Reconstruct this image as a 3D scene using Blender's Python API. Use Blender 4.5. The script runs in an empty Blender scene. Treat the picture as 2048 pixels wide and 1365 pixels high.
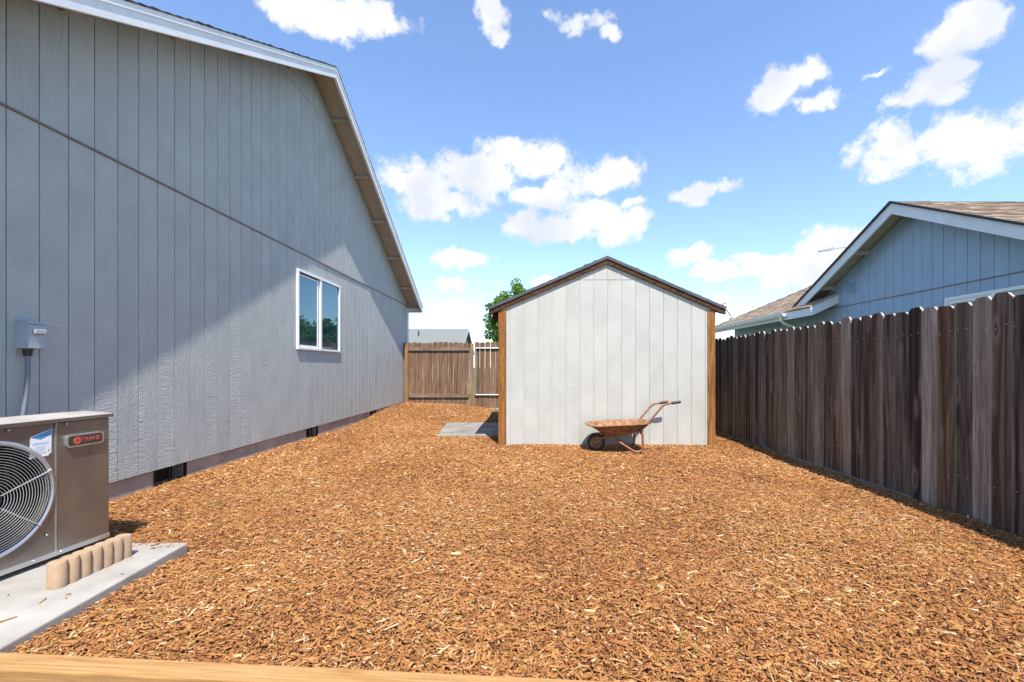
import bpy, bmesh, math, random
import numpy as np
from mathutils import Vector, Matrix

random.seed(7)
rng = np.random.default_rng(11)
R = math.radians
scene = bpy.context.scene
col = scene.collection

# ------------------------------------------------------------------ camera
FPX = 900.0                      # focal length in photo pixels (photo 2048 wide)
CX, CY, CAMZ = 1061.0, 735.0, 1.15
cam_d = bpy.data.cameras.new('camera')
cam = bpy.data.objects.new('camera', cam_d)
col.objects.link(cam)
cam.location = (0, 0, CAMZ)
cam.rotation_euler = (R(90), 0, 0)
cam_d.sensor_fit = 'HORIZONTAL'
cam_d.sensor_width = 36.0
cam_d.lens = FPX / 2048 * 36.0
cam_d.shift_x = -(CX - 1024) / 2048
cam_d.shift_y = (CY - 682.5) / 2048
cam_d.clip_start = 0.05
cam_d.clip_end = 3000
scene.camera = cam

# ------------------------------------------------------------------ sun
SUN_TO = Vector((-0.38, 1.27, -2.335)).normalized()       # direction the light travels
sun_d = bpy.data.lights.new('sun', 'SUN')
sun_d.energy = 4.8
sun_d.angle = R(0.53)
sun_d.color = (1.0, 0.95, 0.87)
sun = bpy.data.objects.new('sun', sun_d)
col.objects.link(sun)
sun.rotation_euler = SUN_TO.to_track_quat('-Z', 'Y').to_euler()
sun.location = (4, -12, 28)

# ------------------------------------------------------------------ exposure
scene.view_settings.view_transform = 'Standard'
scene.view_settings.look = 'None'
scene.view_settings.gamma = 1.0
scene.view_settings.use_curve_mapping = False
scene.view_settings.exposure = 0.80
scene.cycles.max_bounces = 6
scene.cycles.diffuse_bounces = 3
scene.cycles.glossy_bounces = 3
scene.cycles.transmission_bounces = 4
scene.cycles.transparent_max_bounces = 8
scene.cycles.sample_clamp_indirect = 6.0

# ------------------------------------------------------------------ world: sky + cumulus
world = bpy.data.worlds.new('World')
scene.world = world
world.use_nodes = True


def build_world():
    nt = world.node_tree
    nt.nodes.clear()
    N = nt.nodes.new
    L = nt.links.new
    out = N('ShaderNodeOutputWorld')
    sky = N('ShaderNodeTexSky')
    sky.sky_type = 'NISHITA'
    sky.sun_disc = False
    el = math.asin(-SUN_TO.z)
    sky.sun_elevation = el
    sky.sun_rotation = math.atan2(-SUN_TO.x, -SUN_TO.y)
    sky.altitude = 300
    sky.air_density = 1.15
    sky.dust_density = 0.05
    sky.ozone_density = 3.0
    bg = N('ShaderNodeBackground')
    bg.inputs['Strength'].default_value = 0.15
    tint = N('ShaderNodeMix')
    tint.data_type = 'RGBA'
    tint.blend_type = 'MULTIPLY'
    tint.inputs[0].default_value = 1.0
    tint.inputs[7].default_value = (0.995, 1.005, 1.08, 1)
    L(sky.outputs[0], tint.inputs[6])
    L(tint.outputs[2], bg.inputs[0])
    cl = N('ShaderNodeBackground')
    mix = N('ShaderNodeMixShader')
    L(bg.outputs[0], mix.inputs[1])
    L(cl.outputs[0], mix.inputs[2])
    L(mix.outputs[0], out.inputs[0])

    def math_(op, a, b=None, c=None, clamp=False):
        n = N('ShaderNodeMath')
        n.operation = op
        n.use_clamp = clamp
        for i, v in enumerate((a, b, c)):
            if v is None:
                continue
            if isinstance(v, (int, float)):
                n.inputs[i].default_value = v
            else:
                L(v, n.inputs[i])
        return n.outputs[0]

    tc = N('ShaderNodeTexCoord')
    sep = N('ShaderNodeSeparateXYZ')
    L(tc.outputs['Generated'], sep.inputs[0])
    az = math_('ARCTAN2', sep.outputs[0], sep.outputs[1])
    elv = math_('ARCSINE', sep.outputs[2])
    com = N('ShaderNodeCombineXYZ')
    L(az, com.inputs[0])
    L(elv, com.inputs[1])
    # wobble of the outlines
    nz = N('ShaderNodeTexNoise')
    nz.inputs['Scale'].default_value = 11.0
    nz.inputs['Detail'].default_value = 6.0
    nz.inputs['Roughness'].default_value = 0.6
    L(tc.outputs['Generated'], nz.inputs['Vector'])
    wob = N('ShaderNodeVectorMath')
    wob.operation = 'MULTIPLY_ADD'
    L(nz.outputs['Color'], wob.inputs[0])
    wob.inputs[1].default_value = (0.11, 0.08, 0)
    wob.inputs[2].default_value = (-0.055, -0.04, 0)
    pos = N('ShaderNodeVectorMath')
    pos.operation = 'ADD'
    L(com.outputs[0], pos.inputs[0])
    L(wob.outputs[0], pos.inputs[1])

    def ang(px, py):
        dx, dz = (px - CX) / FPX, (CY - py) / FPX
        return math.atan2(dx, 1.0), math.atan2(dz, math.sqrt(1 + dx * dx))

    seen = [(640, 25, 115, 48), (745, 42, 112, 42), (590, 5, 75, 34),
            (978, 32, 34, 40), (1002, 78, 22, 20), (1170, 38, 62, 26), (1215, 62, 25, 22),
            (845, 365, 95, 62), (930, 350, 110, 58), (1050, 318, 88, 38), (880, 405, 110, 34),
            (1195, 360, 80, 33), (1085, 392, 72, 26), (1185, 425, 85, 40), (1235, 452, 62, 38),
            (1130, 460, 100, 32), (1048, 448, 55, 30), (1412, 380, 68, 21),
            (1550, 188, 78, 42), (1600, 155, 52, 30), (1612, 208, 70, 30),
            (1935, 52, 78, 50), (1885, 92, 70, 36), (1905, 142, 55, 18),
            (1845, 190, 80, 38), (1790, 300, 90, 52), (1890, 285, 100, 62), (2000, 280, 120, 66),
            (1735, 150, 32, 12), (915, 518, 58, 18), (902, 570, 30, 18),
            (925, 630, 48, 22), (1378, 516, 40, 20), (1530, 528, 70, 20), (1435, 546, 48, 14),
            (1600, 548, 95, 42), (1660, 495, 80, 48), (1090, 568, 34, 14), (1270, 405, 30, 11)]
    blobs = []
    for (x, y, rx, ry) in seen:
        a0, e0 = ang(x, y)
        ra = abs(ang(x + rx, y)[0] - ang(x - rx, y)[0]) / 2
        re = abs(ang(x, y + ry)[1] - ang(x, y - ry)[1]) / 2
        blobs.append((a0, e0, ra, re))
    rr = random.Random(5)
    for k in range(16):                       # the same kind of cloud all round
        s = rr.choice((-1, 1))
        a0 = s * rr.uniform(0.98, 3.0)
        e0 = rr.uniform(0.1, 0.85)
        r0 = rr.uniform(0.07, 0.15)
        blobs.append((a0, e0, r0 / max(0.5, math.cos(e0)), r0 * 0.5))
    acc = None
    for (a0, e0, ra, re) in blobs:
        n = N('ShaderNodeVectorMath')
        n.operation = 'MULTIPLY_ADD'
        L(pos.outputs[0], n.inputs[0])
        n.inputs[1].default_value = (1 / ra, 1 / re, 0)
        n.inputs[2].default_value = (-a0 / ra, -e0 / re, 0)
        ln = N('ShaderNodeVectorMath')
        ln.operation = 'LENGTH'
        L(n.outputs[0], ln.inputs[0])
        acc = ln.outputs['Value'] if acc is None else math_('SMOOTH_MIN', acc, ln.outputs['Value'], 0.15)
    n2 = N('ShaderNodeTexNoise')
    n2.inputs['Scale'].default_value = 15.0
    n2.inputs['Detail'].default_value = 9.0
    n2.inputs['Roughness'].default_value = 0.66
    L(tc.outputs['Generated'], n2.inputs['Vector'])
    d = math_('MULTIPLY_ADD', n2.outputs['Fac'], 2.7, -1.35)
    d = math_('SUBTRACT', d, acc)
    d = math_('ADD', d, 1.07)
    mr = N('ShaderNodeMapRange')
    mr.interpolation_type = 'SMOOTHSTEP'
    mr.inputs['From Min'].default_value = -0.10
    mr.inputs['From Max'].default_value = 0.50
    L(d, mr.inputs['Value'])
    L(mr.outputs[0], mix.inputs[0])
    # cloud shading painted in by noise, from shaded grey to bright white
    n3 = N('ShaderNodeTexNoise')
    n3.inputs['Scale'].default_value = 7.0
    n3.inputs['Detail'].default_value = 4.0
    L(tc.outputs['Generated'], n3.inputs['Vector'])
    cr = N('ShaderNodeValToRGB')
    cr.color_ramp.elements[0].position = 0.36
    cr.color_ramp.elements[0].color = (0.70, 0.74, 0.83, 1)
    cr.color_ramp.elements[1].position = 0.56
    cr.color_ramp.elements[1].color = (0.93, 0.94, 0.97, 1)
    L(n3.outputs['Fac'], cr.inputs[0])
    L(cr.outputs[0], cl.inputs[0])
    cl.inputs['Strength'].default_value = 0.68
    world.cycles.sampling_method = 'MANUAL'
    world.cycles.sample_map_resolution = 512


build_world()


# ------------------------------------------------------------------ materials
def nodes_of(name):
    m = bpy.data.materials.new(name)
    m.use_nodes = True
    nt = m.node_tree
    return m, nt, nt.nodes['Principled BSDF']


def add(nt, kind, **inp):
    n = nt.nodes.new(kind)
    for k, v in inp.items():
        n.inputs[k.replace('_', ' ')].default_value = v
    return n


def ramp(nt, src, stops):
    r = nt.nodes.new('ShaderNodeValToRGB')
    e = r.color_ramp.elements
    while len(e) < len(stops):
        e.new(0.5)
    for i, (p, c) in enumerate(stops):
        e[i].position = p
        e[i].color = tuple(c) + (1,)
    nt.links.new(src, r.inputs[0])
    return r.outputs[0]


def coords(nt, scale=(1, 1, 1), per_object=False):
    tc = nt.nodes.new('ShaderNodeTexCoord')
    src = tc.outputs['Object']
    if per_object:
        oi = nt.nodes.new('ShaderNodeObjectInfo')
        mul = nt.nodes.new('ShaderNodeMath')
        mul.operation = 'MULTIPLY'
        mul.inputs[1].default_value = 57.0
        nt.links.new(oi.outputs['Random'], mul.inputs[0])
        ad = nt.nodes.new('ShaderNodeVectorMath')
        ad.operation = 'ADD'
        nt.links.new(src, ad.inputs[0])
        nt.links.new(mul.outputs[0], ad.inputs[1])
        src = ad.outputs[0]
    mp = nt.nodes.new('ShaderNodeMapping')
    mp.inputs['Scale'].default_value = scale
    nt.links.new(src, mp.inputs['Vector'])
    return mp.outputs[0]


def noise(nt, vec, scale=1.0, detail=4.0, rough=0.55, dist=0.0):
    n = add(nt, 'ShaderNodeTexNoise', Scale=scale, Detail=detail, Roughness=rough, Distortion=dist)
    nt.links.new(vec, n.inputs['Vector'])
    return n.outputs['Fac']


def bump(nt, bsdf, h, strength=0.4, dist=0.004):
    b = add(nt, 'ShaderNodeBump', Strength=strength, Distance=dist)
    nt.links.new(h, b.inputs['Height'])
    nt.links.new(b.outputs[0], bsdf.inputs['Normal'])
    return b


def mixc(nt, fac, a, b, mode='MIX'):
    m = nt.nodes.new('ShaderNodeMix')
    m.data_type = 'RGBA'
    m.blend_type = mode
    for sock, v in ((m.inputs[0], fac), (m.inputs[6], a), (m.inputs[7], b)):
        if isinstance(v, (int, float)):
            sock.default_value = v
        elif isinstance(v, tuple):
            sock.default_value = v + (1,)
        else:
            nt.links.new(v, sock)
    return m.outputs[2]


def plain(name, c, rough=0.6, metal=0.0, var=0.12, bscale=60, bstr=0.15, bdist=0.002, nscale=6):
    m, nt, b = nodes_of(name)
    v = coords(nt)
    f = noise(nt, v, nscale, 5)
    lo = tuple(x * (1 - var) for x in c)
    hi = tuple(min(1, x * (1 + var)) for x in c)
    nt.links.new(ramp(nt, f, [(0.3, lo), (0.7, hi)]), b.inputs['Base Color'])
    b.inputs['Roughness'].default_value = rough
    b.inputs['Metallic'].default_value = metal
    if bstr:
        bump(nt, b, noise(nt, v, bscale, 4), bstr, bdist)
    return m


def siding(name, c, relief=0.9, dist=0.006):
    """painted plywood siding with a rough-sawn cedar grain pressed into it"""
    m, nt, b = nodes_of(name)
    v = coords(nt, per_object=True)
    g = coords(nt, (13, 13, 55), per_object=True)
    h1 = noise(nt, g, 1.0, 3, 0.5, 1.2)
    g2 = coords(nt, (45, 45, 5), per_object=True)
    h2 = noise(nt, g2, 1.0, 4, 0.6, 2.0)
    sel = noise(nt, coords(nt, (3.5, 3.5, 0.8), per_object=True), 1.0, 2)
    s = nt.nodes.new('ShaderNodeMapRange')
    s.inputs['From Min'].default_value = 0.4
    s.inputs['From Max'].default_value = 0.6
    nt.links.new(sel, s.inputs['Value'])
    h = nt.nodes.new('ShaderNodeMix')
    nt.links.new(s.outputs[0], h.inputs[0])
    nt.links.new(h1, h.inputs[2])
    nt.links.new(h2, h.inputs[3])
    bump(nt, b, h.outputs[0], relief, dist)
    f = noise(nt, v, 2.2, 5)
    nt.links.new(ramp(nt, f, [(0.3, tuple(x * 0.90 for x in c)), (0.7, tuple(x * 1.06 for x in c))]),
                 b.inputs['Base Color'])
    b.inputs['Roughness'].default_value = 0.62
    b.inputs['Specular IOR Level'].default_value = 0.3
    return m


def wood(name, stops, streak=(38, 38, 1.3), knots=True, rough=0.85, relief=0.5, weather=None, axis_scale=None,
         pale=(0.42, 0.37, 0.33), pale_mix=0.38, deep=(0.42, 0.38, 0.36), edge=None, edge_col=(0.30, 0.275, 0.265), sharp=False, edge_amt=0.75):
    """boards: colour differs from board to board, streaks run along the board"""
    m, nt, b = nodes_of(name)
    oi = nt.nodes.new('ShaderNodeObjectInfo')
    v = coords(nt, streak if axis_scale is None else axis_scale, per_object=True)
    f = noise(nt, v, 1.0, 6, 0.65, 0.8)
    fine = noise(nt, coords(nt, tuple((9.0 if sharp else 3.5) * s for s in streak), per_object=True), 1.0, 5, 0.7)
    base = ramp(nt, oi.outputs['Random'], stops)
    base.node.color_ramp.interpolation = 'CONSTANT' if len(stops) > 4 else 'LINEAR'
    dark = mixc(nt, 1.0, base, deep, 'MULTIPLY')
    lite = mixc(nt, pale_mix, base, pale)
    r = nt.nodes.new('ShaderNodeMapRange')
    r.inputs['From Min'].default_value = 0.41 if sharp else 0.32
    r.inputs['From Max'].default_value = 0.62 if sharp else 0.7
    nt.links.new(f, r.inputs['Value'])
    c = mixc(nt, r.outputs[0], dark, lite)
    fr_ = nt.nodes.new('ShaderNodeMapRange')
    fr_.inputs['From Min'].default_value = 0.36
    fr_.inputs['From Max'].default_value = 0.60
    nt.links.new(fine, fr_.inputs['Value'])
    c = mixc(nt, fr_.outputs[0], mixc(nt, 0.5 if sharp else 0.3, c, (0.03, 0.022, 0.018)), c)
    if knots:
        kv = coords(nt, (7, 7, 1.9), per_object=True)
        vo = add(nt, 'ShaderNodeTexVoronoi', Scale=1.0)
        nt.links.new(kv, vo.inputs['Vector'])
        halo = ramp(nt, vo.outputs['Distance'], [(0.08, (0.28, 0.28, 0.28)), (0.26, (0, 0, 0))])
        c = mixc(nt, halo, c, pale)
        ring = ramp(nt, vo.outputs['Distance'], [(0.0, (0, 0, 0)), (0.09, (0.1, 0.1, 0.1)), (0.13, (1, 1, 1))])
        c = mixc(nt, ring, mixc(nt, 0.75, c, (0.05, 0.025, 0.012)), c)
    if edge is not None:
        # board edges wear to a paler grey, here more, there less
        tc = nt.nodes.new('ShaderNodeTexCoord')
        sp = nt.nodes.new('ShaderNodeSeparateXYZ')
        nt.links.new(tc.outputs['Object'], sp.inputs[0])
        ab = nt.nodes.new('ShaderNodeMath')
        ab.operation = 'ABSOLUTE'
        nt.links.new(sp.outputs[edge], ab.inputs[0])
        wn_ = noise(nt, coords(nt, (20, 20, 1.3), per_object=True), 1.0, 4, 0.6)
        ma = nt.nodes.new('ShaderNodeMath')
        ma.operation = 'MULTIPLY_ADD'
        nt.links.new(wn_, ma.inputs[0])
        ma.inputs[1].default_value = 0.085
        nt.links.new(ab.outputs[0], ma.inputs[2])
        er = ramp(nt, ma.outputs[0], [(0.098, (0, 0, 0)), (0.125, (edge_amt,) * 3)])
        c = mixc(nt, er, c, edge_col)
    if weather:
        # pale raised patches where the surface has worn
        w = noise(nt, coords(nt, (30, 30, 0.9), per_object=True), 1.0, 5, 0.7, 0.4)
        wr = ramp(nt, w, [(0.56, (0, 0, 0)), (0.66, (1, 1, 1))])
        c = mixc(nt, wr, c, weather)
    nt.links.new(c, b.inputs['Base Color'])
    b.inputs['Roughness'].default_value = rough
    b.inputs['Specular IOR Level'].default_value = 0.2
    bump(nt, b, fine, relief, 0.004)
    return m


M = {}
M['siding'] = siding('house_siding_paint', (0.415, 0.438, 0.422), 0.8, 0.012)
M['siding_shed'] = siding('shed_siding_paint', (0.46, 0.454, 0.41), 0.45, 0.006)
M['siding_blue'] = siding('neighbour_siding_paint', (0.35, 0.46, 0.59), 0.35, 0.003)
M['trim'] = siding('white_trim_paint', (0.78, 0.79, 0.80), 0.5, 0.004)
M['soffit'] = plain('soffit_paint', (0.44, 0.385, 0.33), 0.7, var=0.08)
M['white'] = plain('white_vinyl', (0.80, 0.80, 0.79), 0.35, var=0.03, bstr=0.03)
M['flash'] = plain('brown_flashing', (0.22, 0.16, 0.13), 0.5, 0.3)
M['foundation'] = plain('foundation_concrete', (0.37, 0.295, 0.235), 0.9, var=0.25, bscale=25, bstr=0.4, bdist=0.006, nscale=3)
M['concrete'] = plain('pad_concrete', (0.325, 0.30, 0.265), 0.85, var=0.22, bscale=45, bstr=0.25, bdist=0.004, nscale=4)
M['slab'] = plain('old_slab_concrete', (0.235, 0.215, 0.19), 0.9, var=0.35, bscale=35, bstr=0.3, bdist=0.004, nscale=3)
M['edging'] = plain('tan_cast_concrete', (0.36, 0.245, 0.15), 0.9, var=0.14, bscale=140, bstr=0.45, bdist=0.003, nscale=18)
M['dark_metal'] = plain('dark_grey_edge_metal', (0.085, 0.088, 0.095), 0.5, 0.3)
M['dark'] = plain('painted_dark_depth', (0.012, 0.012, 0.014), 0.8, bstr=0)  # near-black stand-in for shade: unlit depth painted into vents, window and fan
M['black'] = plain('black_plastic', (0.02, 0.02, 0.022), 0.45, var=0.2)
M['steel'] = plain('galvanised_steel', (0.55, 0.56, 0.57), 0.38, 0.85, var=0.12, bstr=0.08)
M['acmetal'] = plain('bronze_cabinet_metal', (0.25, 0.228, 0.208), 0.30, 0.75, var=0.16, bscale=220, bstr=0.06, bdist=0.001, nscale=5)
M['actop'] = plain('pale_cabinet_top', (0.36, 0.33, 0.295), 0.7, 0.1, var=0.15, bscale=160, bstr=0.1)  # top cover colour, paler and rougher than the cabinet sides
M['wire'] = plain('grille_wire', (0.50, 0.50, 0.50), 0.35, 0.4, var=0.1, bstr=0)
M['boxgrey'] = plain('grey_box_enamel', (0.36, 0.39, 0.43), 0.45, 0.1, var=0.08)
M['conduit'] = plain('grey_conduit', (0.15, 0.18, 0.22), 0.5, var=0.08)
M['paper'] = plain('sticker_paper', (0.75, 0.76, 0.78), 0.5, var=0.03, bstr=0)
M['print_blue'] = plain('print_blue', (0.07, 0.27, 0.50), 0.5, var=0.06, bstr=0)
M['print_text'] = plain('print_pale_blue', (0.36, 0.47, 0.60), 0.5, var=0.06, bstr=0)
M['print_red'] = plain('print_orange_red', (0.62, 0.09, 0.03), 0.5, var=0.1, bstr=0)
M['badge'] = plain('badge_face', (0.055, 0.052, 0.055), 0.35, 0.2, var=0.1, bstr=0)
M['rubber'] = plain('tyre_rubber', (0.025, 0.024, 0.023), 0.8, var=0.3)
M['cedar'] = wood('stained_cedar_trim', [(0.0, (0.36, 0.145, 0.032)), (1.0, (0.42, 0.18, 0.045))], (24, 24, 2.2), pale=(0.50, 0.25, 0.085), deep=(0.33, 0.26, 0.22))
M['rake_wood'] = wood('dark_stained_rake', [(0.0, (0.075, 0.030, 0.014)), (1.0, (0.095, 0.040, 0.018))], (7.0, 22, 22), knots=False, pale=(0.40, 0.20, 0.09), pale_mix=0.2, deep=(0.3, 0.3, 0.3))
M['fence'] = wood('weathered_fence_board',
                  [(0.0, (0.075, 0.048, 0.033)), (0.14, (0.26, 0.205, 0.16)), (0.28, (0.052, 0.036, 0.027)),
                   (0.42, (0.14, 0.095, 0.068)), (0.53, (0.33, 0.28, 0.235)), (0.64, (0.17, 0.090, 0.048)), (0.74, (0.085, 0.060, 0.045)), (0.84, (0.42, 0.365, 0.32)), (0.94, (0.15, 0.095, 0.062))],
                  (13, 13, 0.55), pale=(0.50, 0.41, 0.33), pale_mix=0.27, deep=(0.52, 0.47, 0.44), edge=1, edge_col=(0.40, 0.33, 0.27), sharp=True, edge_amt=0.42)
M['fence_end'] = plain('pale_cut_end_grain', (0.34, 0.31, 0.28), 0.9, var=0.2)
M['fence_back'] = wood('sunlit_fence_board',
                       [(0.0, (0.20, 0.095, 0.048)), (0.5, (0.25, 0.14, 0.078)), (1.0, (0.15, 0.072, 0.038))],
                       (30, 30, 1.2), weather=(0.36, 0.27, 0.19), edge=0, edge_col=(0.38, 0.27, 0.18), pale=(0.42, 0.30, 0.21))
M['fence_rail'] = wood('fence_rail_wood', [(0.0, (0.30, 0.20, 0.12)), (1.0, (0.34, 0.24, 0.15))], (1.3, 30, 30), knots=False)
M['post'] = wood('fence_post_wood', [(0.0, (0.40, 0.19, 0.075)), (1.0, (0.42, 0.23, 0.11))], (30, 30, 1.4), pale=(0.55, 0.38, 0.22))
M['timber'] = wood('landscape_timber_wood', [(0.0, (0.46, 0.25, 0.088)), (1.0, (0.46, 0.25, 0.088))], (1.5, 40, 40), knots=False, relief=0.5, pale=(0.54, 0.36, 0.18), deep=(0.72, 0.62, 0.5))


def make_special():
    # asphalt shingles: colour from the per-face attribute
    for nm, a, b_ in (('shingle_dark', (0.035, 0.035, 0.04), (0.075, 0.073, 0.075)),
                      ('shingle_tan', (0.24, 0.165, 0.115), (0.44, 0.33, 0.235)),
                      ('shingle_grey', (0.17, 0.18, 0.17), (0.21, 0.22, 0.21))):
        m, nt, b = nodes_of(nm)
        at = nt.nodes.new('ShaderNodeAttribute')
        at.attribute_name = 'rnd'
        v = coords(nt)
        sp = noise(nt, v, 90, 3)
        base = ramp(nt, at.outputs['Fac'], [(0, a), (1, b_)])
        c = mixc(nt, sp, mixc(nt, 0.35, base, (0.03, 0.025, 0.02)), base)
        nt.links.new(c, b.inputs['Base Color'])
        b.inputs['Roughness'].default_value = 0.95
        bump(nt, b, noise(nt, v, 160, 3), 0.4, 0.003)
        M[nm] = m
    # wood chips
    m, nt, b = nodes_of('bark_chip')
    at = nt.nodes.new('ShaderNodeAttribute')
    at.attribute_name = 'rnd'
    base = ramp(nt, at.outputs['Fac'],
                [(0.0, (0.09, 0.030, 0.013)), (0.15, (0.20, 0.070, 0.026)), (0.3, (0.32, 0.135, 0.040)), (0.44, (0.36, 0.142, 0.048)),
                 (0.58, (0.40, 0.182, 0.054)), (0.8, (0.46, 0.232, 0.073)), (0.93, (0.53, 0.31, 0.118)), (1.0, (0.60, 0.44, 0.26))])
    f = noise(nt, coords(nt), 120, 3)
    c = mixc(nt, f, mixc(nt, 0.4, base, (0.10, 0.045, 0.02)), base)
    nt.links.new(c, b.inputs['Base Color'])
    b.inputs['Roughness'].default_value = 0.8
    b.inputs['Specular IOR Level'].default_value = 0.25
    M['chip'] = m
    # soil under the chips
    m, nt, b = nodes_of('mulch_bed')
    v = coords(nt)
    f = noise(nt, v, 40, 8, 0.7)
    nt.links.new(ramp(nt, f, [(0.3, (0.07, 0.028, 0.012)), (0.55, (0.24, 0.105, 0.038)), (0.75, (0.40, 0.20, 0.075))]),
                 b.inputs['Base Color'])
    b.inputs['Roughness'].default_value = 0.95
    bump(nt, b, f, 0.9, 0.02)
    M['bed'] = m
    # open ground beyond the yard
    m, nt, b = nodes_of('dry_lawn')
    v = coords(nt)
    f = noise(nt, v, 1.5, 8, 0.7)
    nt.links.new(ramp(nt, f, [(0.35, (0.055, 0.085, 0.025)), (0.65, (0.13, 0.135, 0.06))]), b.inputs['Base Color'])
    b.inputs['Roughness'].default_value = 0.95
    M['lawn'] = m
    # rust
    m, nt, b = nodes_of('rusty_steel')
    v = coords(nt)
    f = noise(nt, v, 14, 8, 0.7)
    nt.links.new(ramp(nt, f, [(0.3, (0.10, 0.042, 0.022)), (0.5, (0.25, 0.115, 0.05)), (0.62, (0.34, 0.19, 0.10)),
                              (0.75, (0.46, 0.32, 0.22))]), b.inputs['Base Color'])
    b.inputs['Roughness'].default_value = 0.75
    b.inputs['Metallic'].default_value = 0.15
    bump(nt, b, noise(nt, v, 120, 5), 0.4, 0.002)
    M['rust'] = m
    m, nt, b = nodes_of('faded_red_tube_paint')
    v = coords(nt)
    f = noise(nt, v, 25, 7, 0.7)
    nt.links.new(ramp(nt, f, [(0.35, (0.12, 0.042, 0.022)), (0.55, (0.30, 0.125, 0.07)), (0.75, (0.44, 0.27, 0.17))]),
                 b.inputs['Base Color'])
    b.inputs['Roughness'].default_value = 0.55
    M['tube'] = m
    # window glass: mirror-like coating, the unlit room painted in as a dark base
    m, nt, b = nodes_of('window_glass')
    b.inputs['Base Color'].default_value = (0.012, 0.035, 0.05, 1)
    b.inputs['Roughness'].default_value = 0.015
    b.inputs['IOR'].default_value = 2.3
    b.inputs['Specular Tint'].default_value = (0.38, 0.78, 1.0, 1)
    b.inputs['Coat Weight'].default_value = 0.15
    b.inputs['Coat Roughness'].default_value = 0.01
    M['glass'] = m
    m, nt, b = nodes_of('neighbour_window_glass')
    b.inputs['Base Color'].default_value = (0.22, 0.30, 0.27, 1)
    b.inputs['Roughness'].default_value = 0.03
    b.inputs['IOR'].default_value = 1.6
    M['glass2'] = m
    # leaves
    m, nt, b = nodes_of('leaf_green')
    at = nt.nodes.new('ShaderNodeAttribute')
    at.attribute_name = 'rnd'
    nt.links.new(ramp(nt, at.outputs['Fac'], [(0, (0.05, 0.105, 0.014)), (0.6, (0.115, 0.23, 0.026)), (1, (0.20, 0.34, 0.045))]),
                 b.inputs['Base Color'])
    b.inputs['Roughness'].default_value = 0.55
    tr = nt.nodes.new('ShaderNodeBsdfTranslucent')
    tr.inputs[0].default_value = (0.16, 0.32, 0.03, 1)
    mx = nt.nodes.new('ShaderNodeMixShader')
    mx.inputs[0].default_value = 0.3
    nt.links.new(b.outputs[0], mx.inputs[1])
    nt.links.new(tr.outputs[0], mx.inputs[2])
    nt.links.new(mx.outputs[0], nt.nodes['Material Output'].inputs[0])
    M['leaf'] = m
    M['bark'] = plain('tree_bark', (0.13, 0.10, 0.075), 0.9, var=0.3, bscale=20, bstr=0.6, bdist=0.02)


make_special()


# ------------------------------------------------------------------ mesh helpers
class MB:
    def __init__(self):
        self.v, self.f, self.r = [], [], []

    def add(self, vs, fs, r=None):
        o = len(self.v)
        self.v += [tuple(p) for p in vs]
        for f in fs:
            self.f.append(tuple(i + o for i in f))
            self.r.append(r if r is not None else 0.5)
        return self

    def box(self, a, b, r=None):
        x0, y0, z0 = a
        x1, y1, z1 = b
        vs = [(x0, y0, z0), (x1, y0, z0), (x1, y1, z0), (x0, y1, z0), (x0, y0, z1), (x1, y0, z1), (x1, y1, z1), (x0, y1, z1)]
        return self.add(vs, [(0, 3, 2, 1), (4, 5, 6, 7), (0, 1, 5, 4), (1, 2, 6, 5), (2, 3, 7, 6), (3, 0, 4, 7)], r)

    def prism(self, poly, axis, a, b, r=None):
        """polygon (two coordinates) pushed along an axis from a to b"""
        def P(p, t):
            if axis == 0:
                return (t, p[0], p[1])
            if axis == 1:
                return (p[0], t, p[1])
            return (p[0], p[1], t)
        n = len(poly)
        vs = [P(p, a) for p in poly] + [P(p, b) for p in poly]
        fs = [tuple(range(n))[::-1], tuple(range(n, 2 * n))]
        fs += [(i, (i + 1) % n, n + (i + 1) % n, n + i) for i in range(n)]
        return self.add(vs, fs, r)

    def tube(self, pts, rad, n=8, cap=True):
        pts = [Vector(p) for p in pts]
        rads = rad if isinstance(rad, (list, tuple)) else [rad] * len(pts)
        prev = None
        rings = []
        for i, p in enumerate(pts):
            t = (pts[min(i + 1, len(pts) - 1)] - pts[max(i - 1, 0)]).normalized()
            if prev is None:
                u = t.orthogonal().normalized()
            else:
                u = (prev - t * prev.dot(t))
                u = u.normalized() if u.length > 1e-6 else t.orthogonal().normalized()
            prev = u
            w = t.cross(u)
            rings.append([p + (u * math.cos(2 * math.pi * k / n) + w * math.sin(2 * math.pi * k / n)) * rads[i] for k in range(n)])
        vs = [q for r_ in rings for q in r_]
        fs = []
        for i in range(len(rings) - 1):
            for k in range(n):
                fs.append((i * n + k, i * n + (k + 1) % n, (i + 1) * n + (k + 1) % n, (i + 1) * n + k))
        if cap:
            fs.append(tuple(range(n))[::-1])
            fs.append(tuple((len(rings) - 1) * n + k for k in range(n)))
        return self.add(vs, fs)

    def lathe(self, prof, centre, axis, n=32):
        """profile of (radius, height) turned about an axis"""
        a = Vector(axis).normalized()
        u = a.orthogonal().normalized()
        w = a.cross(u)
        c = Vector(centre)
        vs = []
        for (r_, h) in prof:
            for k in range(n):
                t = 2 * math.pi * k / n
                vs.append(c + a * h + (u * math.cos(t) + w * math.sin(t)) * r_)
        fs = []
        for i in range(len(prof) - 1):
            for k in range(n):
                fs.append((i * n + k, i * n + (k + 1) % n, (i + 1) * n + (k + 1) % n, (i + 1) * n + k))
        return self.add(vs, fs)


ORIGIN = {}


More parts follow.
